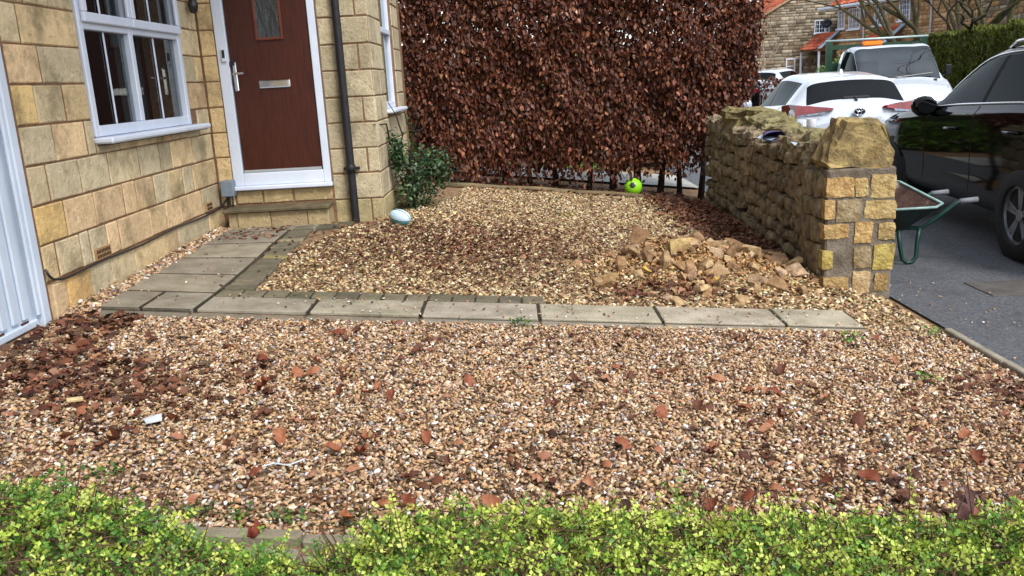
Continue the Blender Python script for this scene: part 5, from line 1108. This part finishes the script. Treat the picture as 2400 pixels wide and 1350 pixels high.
for yy_ in (6.83, 7.30):
    ob('handle_bar', MB().tube([(2.2,7.05+(yy_-7.05)*.35,.22),(2.7,yy_,.285),(3.28,yy_-.0,.30),(3.36,yy_-.03,.36),(3.50,yy_-.08,.49),(3.54,yy_-.08,.515),(3.66,yy_-.08,.52)], .017, 10), GFR, wb, smooth=True)
    ob('grip', MB().tube([(3.54,yy_-.08,.515),(3.68,yy_-.08,.522)], [.020,.023], 10), mat('grey_grip', S(120,124,130), None, rough=.7) if yy_ < 7 else bpy.data.materials['grey_grip'], wb, smooth=True)
    ob('leg', MB().tube([(3.10,yy_,.29),(3.115,yy_-.01,.16),(3.135,yy_-.02,.05),(3.175,yy_-.02,.02),(3.215,yy_-.02,.025),(3.245,yy_-.02,.06),(3.255,yy_-.01,.2),(3.27,yy_,.30)], .017, 10), GFR, wb, smooth=True)
ob('cross_brace', MB().tube([(3.0,6.83,.29),(3.0,7.30,.29)], .014, 8), GFR, wb)
wh_ = ob('wheel', MB().lathe([(.12,-.03),(.155,-.045),(.185,-.035),(.195,0),(.185,.035),(.155,.045),(.12,.03),(.12,-.03)], (2.2,7.05,.2), 'y', 28), TYRE, wb, smooth=True)
ob('rim', MB().lathe([(.02,-.04),(.12,-.028),(.12,.028),(.02,.04)], (2.2,7.05,.2), 'y', 20), RIMM, wh_, smooth=True)
for o_ in [c_ for c_ in wb.children_recursive if c_.type == 'MESH']:
    for v_ in o_.data.vertices:
        if v_.co.x < 3.0: k_ = 3.0-v_.co.x; v_.co.x = 3.0-k_*.17; v_.co.y += k_*.55
dirt = MB().add([(x+(3.0-x)*.3, y+(7.09-y)*.28, .37+rnd.uniform(0,.05)) for x, y, z in rim]+[(3.0,7.1,.46)], [(i, (i+1) % nr_, nr_) for i in range(nr_)])
dirt.v = [(3.0-(3.0-x)*.17, y+(3.0-x)*.55, z) if x < 3.0 else (x, y, z) for x, y, z in dirt.v]
ob('dirt', dirt, mat('barrow_dirt', S(92,66,48), S(60,42,32), 12, .95, 1., 30), tray)
# ------------------------------------------------------------------ street houses
FST = mat('far_house_stone', attr=True, col2=(.75,.72,.68), scale=2.2, rough=.95, bump=.4, bscale=9, spec=.15)
FMO = mat('far_mortar', S(150,128,100), S(120,102,80), 3, .95)
PANT = mat('orange_pantile', attr=True, col2=(.78,.72,.7), scale=3, rough=.9, bump=.3, bscale=20, spec=.2)
def arr_stones(w_, h_, holes, cw, chh, cols, depth=.025):
    """stones of a facade in the plane y=0, looking to -y"""
    V, T, Cc = [], [], []; z = 0
    while z < h_:
        hh = chh*rnd.uniform(.75, 1.3); x = -rnd.uniform(0, cw)
        while x < w_:
            ww = cw*rnd.uniform(.55, 1.6); x0, x1 = max(0, x)+.012, min(w_, x+ww)-.012; z0, z1 = z+.012, min(h_, z+hh)-.012
            x += ww
            if x1-x0 < .05 or z1-z0 < .03: continue
            if any(x1 > a and x0 < b and z1 > c and z0 < d for a, b, c, d in holes): 
                # keep the piece beside an opening
                cut = False
                for a, b, c, d in holes:
                    if x1 > a and x0 < b and z1 > c and z0 < d:
                        if x0 < a-.06: x1 = a-.01
                        elif x1 > b+.06: x0 = b+.01
                        else: cut = True
                if cut: continue
            pr = -depth*rnd.uniform(.3, 1.2); k = len(V); e_ = .02
            V += [(x0,0,z0),(x1,0,z0),(x1,0,z1),(x0,0,z1),(x0+e_,pr,z0+e_),(x1-e_,pr,z0+e_),(x1-e_,pr,z1-e_),(x0+e_,pr,z1-e_)]
            for q in ((0,1,5,4),(1,2,6,5),(2,3,7,6),(3,0,4,7),(4,5,6,7)): T += [(k+q[0],k+q[1],k+q[2]),(k+q[0],k+q[2],k+q[3])]
            c_ = np.array(rnd.choice(cols))*rnd.uniform(.78, 1.2); Cc += [c_]*8
        z += hh
    return np.array(V), np.array(T), np.clip(np.array(Cc), .01, .8)
def stones_part(root, w_, h_, holes, cw, chh, cols, M=Matrix(), name='stone_facing'):
    V, T, Cc = arr_stones(w_, h_, holes, cw, chh, cols); o = link(name, tri_mesh(name, V, T, Cc), FST, root); o.matrix_basis = M; o['kind'] = 'stuff'; return o
def tile_roof(root, p0, u, up, w_, l_, tw=.3, tl=.32, name='roof_tiles'):
    """pantiles on the plane p0 + u*x + up*y (unit vectors)"""
    u, up = Vector(u).normalized(), Vector(up).normalized(); nrm = u.cross(up).normalized(); V, T, Cc = [], [], []
    nx, ny = int(w_/tw), int(l_/tl)
    for j in range(ny):
        for i in range(nx):
            c_ = np.array(rnd.choice([S(180,96,70), S(166,86,62), S(188,110,82), S(148,76,58)]))*rnd.uniform(.85, 1.12); k = len(V)
            prof = [(0,.012),(.18,.055),(.36,.06),(.55,.02),(.8,.0),(1.,.012)]
            for (a, h) in prof:
                for (b, lift) in ((0,.035),(1.08,.0)):
                    p = Vector(p0)+u*((i+a)*tw)+up*((j+b)*tl)+nrm*(h+lift); V.append(tuple(p))
            for q in range(5): 
                a = k+2*q; T += [(a, a+2, a+3), (a, a+3, a+1)]
            Cc += [c_]*12
    o = link(name, tri_mesh(name, np.array(V), np.array(T), np.array(Cc)), PANT, root); o['kind'] = 'stuff'; return o
def small_window(root, x, z, w_, h_, nx=3, nz=3, y=0, M=None):
    f = MB(); t_ = .055
    f.cbox(x, y-.02, z, x+t_, y+.05, z+h_, .006).cbox(x+w_-t_, y-.02, z, x+w_, y+.05, z+h_, .006).cbox(x+t_, y-.019, z, x+w_-t_, y+.05, z+t_, .006).cbox(x+t_, y-.019, z+h_-t_, x+w_-t_, y+.05, z+h_, .006)
    for k in range(1, nx): f.box(x+w_*k/nx-.018, y-.012, z+t_, x+w_*k/nx+.018, y+.03, z+h_-t_)
    wn = ob('window', f, UPVC, root)
    b_ = MB()
    for k in range(1, nz): b_.box(x+t_, y-.008, z+h_*k/nz-.01, x+w_-t_, y+.02, z+h_*k/nz+.01)
    for k in range(nx): b_.box(x+w_*(k+.5)/nx-.009, y-.007, z+t_, x+w_*(k+.5)/nx+.009, y+.018, z+h_-t_)
    ob('glazing_bars', b_, UPVC, wn); ob('pane', MB().box(x+t_*.9, y+.03, z+t_*.9, x+w_-t_*.9, y+.036, z+h_-t_*.9), FGL, wn)
    ob('sill', MB().cbox(x-.07, y-.11, z-.075, x+w_+.07, y+.04, z-.002, .01), UPVC, wn)
    return wn
FGL = mat('far_window_glass', S(58,66,74), S(36,40,46), 1.5, .08, spec=.9)
OCH = [S(186,150,110), S(170,134,96), S(196,164,126), S(158,122,88), S(178,146,112)]
GRYS = [S(148,139,122), S(130,121,106), S(166,157,140), S(110,101,88), S(182,173,152), S(142,127,106)]
h2 = thing('terrace_house', 'ochre stone terrace house with orange roof, white gutter and lattice windows', 'house', (17.9, 48, 0), math.radians(-74.3), local=True)
ops = [(-.0,.62,3.28,4.28),(.88,1.86,3.2,4.3),(2.88,3.82,3.25,4.3),(4.68,5.5,3.35,4.35),(10.45,11.6,2.95,4.2),(.9,2.0,.9,2.0),(5.6,6.4,.2,2.1)]
LEN = 14.5
ob('wall', MB().box(-.02,.03,0,LEN,7,4.45), FMO, h2)
stones_part(h2, LEN, 4.4, ops, .34, .17, OCH)
for (a, b, c, d) in ops[:6]: small_window(h2, a+.02, c+.03, b-a-.04, d-c-.04, 2 if b-a < .7 else 3, 4, -.0)
ob('front_door', MB().cbox(5.62,-.01,.2,6.38,.04,2.08,.01), mat('far_door', S(70,60,50), None, rough=.6), h2)
tile_roof(h2, (-.3,-.35,4.5), (1,0,0), (0,.80,.6), LEN+.6, 4.6)
ob('roof_deck', MB().prism([(-.3,-.34,4.46),(-.3,7.3,4.46),(-.3,3.48,7.3)], (LEN+.6,0,0)), mat('far_roof_deck', S(150,80,56), None), h2)
ob('gutter', MB().cbox(-1.2,-.47,4.38,LEN+.3,-.35,4.50,.02), UPVC, h2)
ob('fascia', MB().cbox(-1.2,-.345,4.33,LEN+.3,-.30,4.47,.01), UPVC, h2)
ob('downpipe', MB().tube([(2.0,-.41,4.38),(2.12,-.3,4.22),(2.2,-.09,4.12),(2.22,-.07,3.9),(2.24,-.07,.1)], .04, 8), UPVC, h2, smooth=True)
ob('downpipe', MB().tube([(6.9,-.41,4.38),(6.95,-.09,4.12),(6.95,-.07,.1)], .04, 8), UPVC, h2, smooth=True)
def porch(name, label, x, w_):
    p = thing(name, label, 'porch', (17.9, 48, 0), math.radians(-74.3), local=True)
    tile_roof(p, (x, -1.15, 2.3), (1,0,0), (0,.81,.58), w_, 1.36, .22, .27)
    ob('roof_board', MB().prism([(x-.03,-1.17,2.24),(x-.03,-.02,3.08),(x-.03,-.02,2.24)], (w_+.03,0,0)), mat('porch_board', S(120,82,56), None), p)
    ob('lead_flashing', MB().prism([(x+w_+.0,-1.2,2.34),(x+w_+.26,-1.2,2.34),(x+w_+.26,-.02,3.2),(x+w_+.0,-.02,3.2)], (0,.0,.05)), mat('lead_sheet', S(150,172,190), S(120,140,156), 4, .6), p)
    ob('ridge', MB().tube([(x-.02,-.06,3.12),(x+w_+.02,-.06,3.12)], .08, 8), PANTO, p, smooth=True)
    for xx_ in (x+.02, x+w_-.1): ob('post', MB().cbox(xx_,-1.12,0,xx_+.09,-1.03,2.24,.01), UPVC, p)
    return p
PANTO = mat('ridge_tile', S(190,90,62), S(166,78,54), 5, .9)
porch('porch', 'small porch with orange pantiles and pale lead flashing beside the gable wall', -1.75, 1.75)
porch('porch', 'small orange tiled porch half hidden behind the bare tree', 3.3, 1.7)
h1 = thing('gable_house', 'grey stone house with a plain gable wall and orange tiled roof', 'house', (13.9, 50, 0), 0, local=True)
GW = 4.6
holesG = [(1.88,2.42,0,1.92),(3.42,4.32,3.2,3.95)]
ob('wall', MB().prism([(0,.03,0),(GW,.03,0),(GW*2,.03,0),(GW*2,.03,4.0),(GW,.03,6.45),(0,.03,4.0)], (0,9,0)), FMO, h1)
V, T, Cc = arr_stones(GW*2, 6.4, holesG, .38, .17, GRYS)
cen = V[T].mean(1); ok = cen[:,2] < 4.0+np.minimum(cen[:,0], 2*GW-cen[:,0])*.53-.1; o = link('stone_facing', tri_mesh('stone_facing', V, T[ok], Cc), FST, h1); o['kind'] = 'stuff'
tile_roof(h1, (-.35,-.15,3.83), (0,-1,0), (.883,0,.469), 0.01, .01) if False else None
tile_roof(h1, (-.4,9.2,3.86), (0,-1,0), (.883,0,.469), 9.35, 5.6)
ob('verge', MB().prism([(-.4,-.16,3.80),(GW,-.16,6.46),(GW,-.16,6.56),(-.4,-.16,3.90)], (0,.16,0)), mat('verge_mortar', S(150,130,104), None), h1)
ob('gutter', MB().cbox(-.52,-.1,3.76,-.40,9.2,3.86,.02), UPVC, h1)
small_window(h1, 3.44, 3.22, .86, .72, 3, 3, 0)
ob('garden_door', MB().cbox(1.88,-.02,0,1.96,.05,1.95,.01).cbox(2.34,-.02,0,2.42,.05,1.95,.01).cbox(1.97,-.019,1.85,2.33,.05,1.95,.01).cbox(1.97,-.019,1.45,2.33,.05,1.52,.01), UPVC, h1)
dish = thing('satellite_dish', 'dark round satellite dish on a white pole at the gable wall window', 'dish', (17.75, 49.3, 2.9), local=True)
dsh = ob('reflector', MB().lathe([(0,.06),(.2,.04),(.40,-.04),(.40,-.06),(.2,.02),(0,.04)], (0,0,.86), 'y', 24), mat('dark_mesh_dish', S(60,66,80), S(46,50,62), 30, .6), dish, smooth=True); dsh.scale = (.72,1,.58); dsh.location = (0,0,.30)
ob('pole', MB().tube([(0,.08,-.4),(0,.08,.75)], .05, 8), UPVC, dish)
h3 = thing('stucco_house', 'stone house with a white sash window behind the conifer hedge', 'house', (15.8, 27.5, 0), math.radians(-74), local=True)
# garden walls, bushes and hedges along the street
gw = thing('garden_wall', 'low grey capped garden wall in front of the stone houses', 'wall', (13, 36, 0))
ob('wall_body', MB().box(11.6,36,0,16.0,36.3,1.12), FMO, gw); ob('wall_cap', MB().cbox(11.5,35.93,1.121,16.05,36.37,1.22,.02), mat('grey_cap', S(150,160,160), S(124,134,134), 4, .9), gw)
def bush(name, label, cat, cx, cy, cz, rx, ry, rz, n, cols, sz, mt=GREENA, trunk=True):
    r = thing(name, label, cat, (cx, cy, 0)); d = NR.normal(0, 1, (n, 3)); d /= np.linalg.norm(d, axis=1)[:, None]
    rad = NR.uniform(.72, 1.05, n)*(1+.14*np.sin(d[:,0]*7+cx)+.14*np.sin(d[:,2]*6+d[:,1]*5))
    p = np.array([cx, cy, cz])+d*rad[:, None]*np.array([rx, ry, rz]); p[:,2] = np.maximum(p[:,2], .03)
    scatter('foliage', [LEAF], np.zeros(n, int), p, euler_m(NR.uniform(-3,3,n), NR.uniform(-1.5,1.5,n), NR.uniform(-3,3,n)), (sz*NR.uniform(.7,1.3,n))[:, None]*np.ones((1,3)), pal(cols, n, .2), mt, r)['kind'] = 'stuff'
    ob('stem', MB().tube([(cx,cy,-.05),(cx+.05,cy,cz*.6),(cx,cy+.05,cz)], [.05,.04,.02], 6), BARK, r); return r
bush('green_bush', 'rounded green bush behind the garden wall by the porch', 'bush', 14.35, 37.6, 1.15, .95, .6, .55, 1500, [S(88,124,54), S(70,104,46), S(108,140,70)], .12)
bush('brown_bush', 'clipped russet brown bush beside the far white car', 'bush', 8.4, 27.6, .55, 1.1, .8, .62, 1700, [S(122,76,50), S(100,60,42), S(140,92,62)], .12, BEECH)
bush('garden_bush', 'brown winter shrub growing below the pantiled porch', 'bush', 15.9, 40.5, 1.2, 1.2, .8, .95, 1500, [S(122,100,66), S(104,84,58), S(134,120,76)], .13, BEECH)
def tree(name, label, x, y, h, r0, seed, spread=.55, stems=1, m=BARKG, lv=5, tilt=None):
    rr = random.Random(seed); root = thing(name, label, 'tree', (x, y, 0)); tk = MB(); tw = MB()
    def grow(p, d, L_, r, lev):
        pts_ = [p]; dd = d.copy(); k = 4 if lev < 3 else 3
        for i in range(k):
            dd = (dd+Vector((rr.gauss(0,.16), rr.gauss(0,.16), rr.gauss(.03,.10)))).normalized(); pts_.append(pts_[-1]+dd*(L_/k))
        (tk if lev < 3 else tw).tube(pts_, [r*(1-.45*i/k) for i in range(k+1)], 8 if lev < 2 else (6 if lev < 3 else 4), cap=False)
        if lev >= lv: return
        for c in range(rr.choice([2,3,3]) if lev else 4):
            t_ = pts_[-1] if c < 2 else pts_[rr.randint(2, k)]
            nd = (dd+Vector((rr.gauss(0,spread), rr.gauss(0,spread), rr.gauss(.12,spread*.6)))).normalized(); grow(t_, nd, L_*rr.uniform(.6,.85), r*rr.uniform(.42,.62), lev+1)
    for s in range(stems):
        a = 6.28*s/max(1, stems); d0 = Vector((math.cos(a)*.35*(stems > 1)+rr.gauss(0,.08), math.sin(a)*.35*(stems > 1), 1)).normalized()
        grow(Vector((x+.12*math.cos(a)*(stems > 1), y+.12*math.sin(a)*(stems > 1), -.05)), d0, h*.36, r0*(.8 if stems > 1 else 1), 0)
    ob('trunk', tk, m, root, smooth=True); ob('twigs', tw, TWIGM, root)['kind'] = 'stuff'; return root
TWIGM = mat('mossy_twig', S(92,84,58), S(70,60,44), 12, .95)
tree('bare_tree', 'bare many-stemmed tree with mossy trunks behind the conifer hedge', 12.5, 24.5, 7.5, .15, 3, .30, 5)
tree('bare_tree', 'thin bare tree in front of the grey gable wall', 12.2, 44.5, 5.0, .09, 9, .45, 2, mat('pale_bark', S(150,138,116), S(120,108,90), 8, .95))
tree('bare_tree', 'slim dark bare tree standing by the white sash window', 13.2, 24.6, 6.0, .09, 21, .45, 2, BARK)
# conifer hedge on the far side of the street
ch = thing('conifer_hedge', 'clipped green conifer hedge with lumpy upright growth along the street', 'hedge', (10.8, 21, 0))
n = 70000; u = NR.random(n); X0, Y0, X1, Y1 = 12.6, 27.5, 9.6, 12.5
col_ = .16*np.abs(np.sin(u*34))+.06*np.sin(u*91); top = 2.16+.05*np.sin(u*34+1)+.03*np.sin(u*80)
v = NR.random(n); onTop = NR.random(n) < .3
dpt = np.where(onTop, NR.uniform(0, 1.1, n), NR.uniform(0,.06,n))
z = np.where(onTop, top-.03*NR.random(n), v*top)
rd = np.clip((z-1.85)/.3, 0, 1)**2*.14*(~onTop)
off = -col_+dpt+rd
x = X0+(X1-X0)*u+off*.98; y = Y0+(Y1-Y0)*u-off*.2
CL = ([(0,0,0),(.4,.16,.02),(1,0,0),(.4,-.16,.02)], [(0,1,2),(0,2,3)])
scatter('foliage', [CL], np.zeros(n, int), np.stack([x, y, z], 1), euler_m(NR.normal(0,.5,n), -1.2+NR.normal(0,.4,n), NR.uniform(-3,3,n)), (NR.uniform(.06,.13,n))[:, None]*np.ones((1,3)), pal([S(104,112,34), S(80,90,28), S(128,130,42), S(58,68,24), S(96,100,34)], n, .22), GREENA, ch)['kind'] = 'stuff'
cc_ = MB(); ex, ey = (X1-X0), (Y1-Y0)
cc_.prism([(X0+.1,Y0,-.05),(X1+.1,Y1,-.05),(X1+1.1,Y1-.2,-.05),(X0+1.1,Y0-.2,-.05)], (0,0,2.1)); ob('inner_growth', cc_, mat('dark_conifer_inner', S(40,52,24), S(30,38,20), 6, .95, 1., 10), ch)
# third house behind the hedge
ob('wall', MB().box(-1.5,.03,0,9,6,5.5), FMO, h3)
stones_part(h3, 9.0, 5.4, [(1.0,2.1,2.5,4.0)], .36, .18, GRYS+OCH[:2])
stones_part(h3, 1.5, 5.4, [], .36, .18, GRYS+OCH[:2], Matrix.Translation((-1.5,0,0)))
small_window(h3, 1.02, 2.53, 1.06, 1.4, 2, 2, 0)
tile_roof(h3, (-1.7,-.3,5.5), (1,0,0), (0,.8,.6), 10.9, 4.2)
# backdrop woods so that the street does not end in open plain
wdm = thing('far_woodland', 'distant line of bare winter trees and bushes beyond the street', 'woodland', (0, 75, 0))
n = 26000; x = NR.uniform(-60, 70, n); hgt = 4.0+1.6*np.sin(x*.35)+1.2*np.sin(x*.9+2); z = NR.random(n)**.8*hgt; y = 75+NR.uniform(-4,4,n)+.02*x
scatter('foliage', [LEAF], np.zeros(n, int), np.stack([x, y, z], 1), euler_m(NR.uniform(-3,3,n), NR.uniform(-1.5,1.5,n), NR.uniform(-3,3,n)), NR.uniform(.35,.8,n)[:, None]*np.ones((1,3)), pal([S(96,90,64), S(110,98,74), S(84,88,56), S(124,110,84)], n, .2), GREENA, wdm)
wdm['kind'] = 'stuff'
nb = thing('neighbour_hedge', 'clipped garden hedge across the lawn behind the beech hedge', 'hedge', (-2, 26, 0))
n = 9000; x = NR.uniform(-10, 3.5, n); z = NR.random(n)*2.2; y = 26+NR.uniform(0,.5,n)
scatter('foliage', [LEAF], np.zeros(n, int), np.stack([x, y, z], 1), euler_m(NR.uniform(-3,3,n), NR.uniform(-1.5,1.5,n), NR.uniform(-3,3,n)), NR.uniform(.10,.2,n)[:, None]*np.ones((1,3)), pal([S(70,84,50), S(88,98,56), S(60,70,44)], n, .2), GREENA, nb)['kind'] = 'stuff'
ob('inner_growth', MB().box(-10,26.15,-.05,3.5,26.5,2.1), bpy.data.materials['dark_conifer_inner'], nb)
for o in list(bpy.data.objects):
    if '_w' in o: del o['_w']
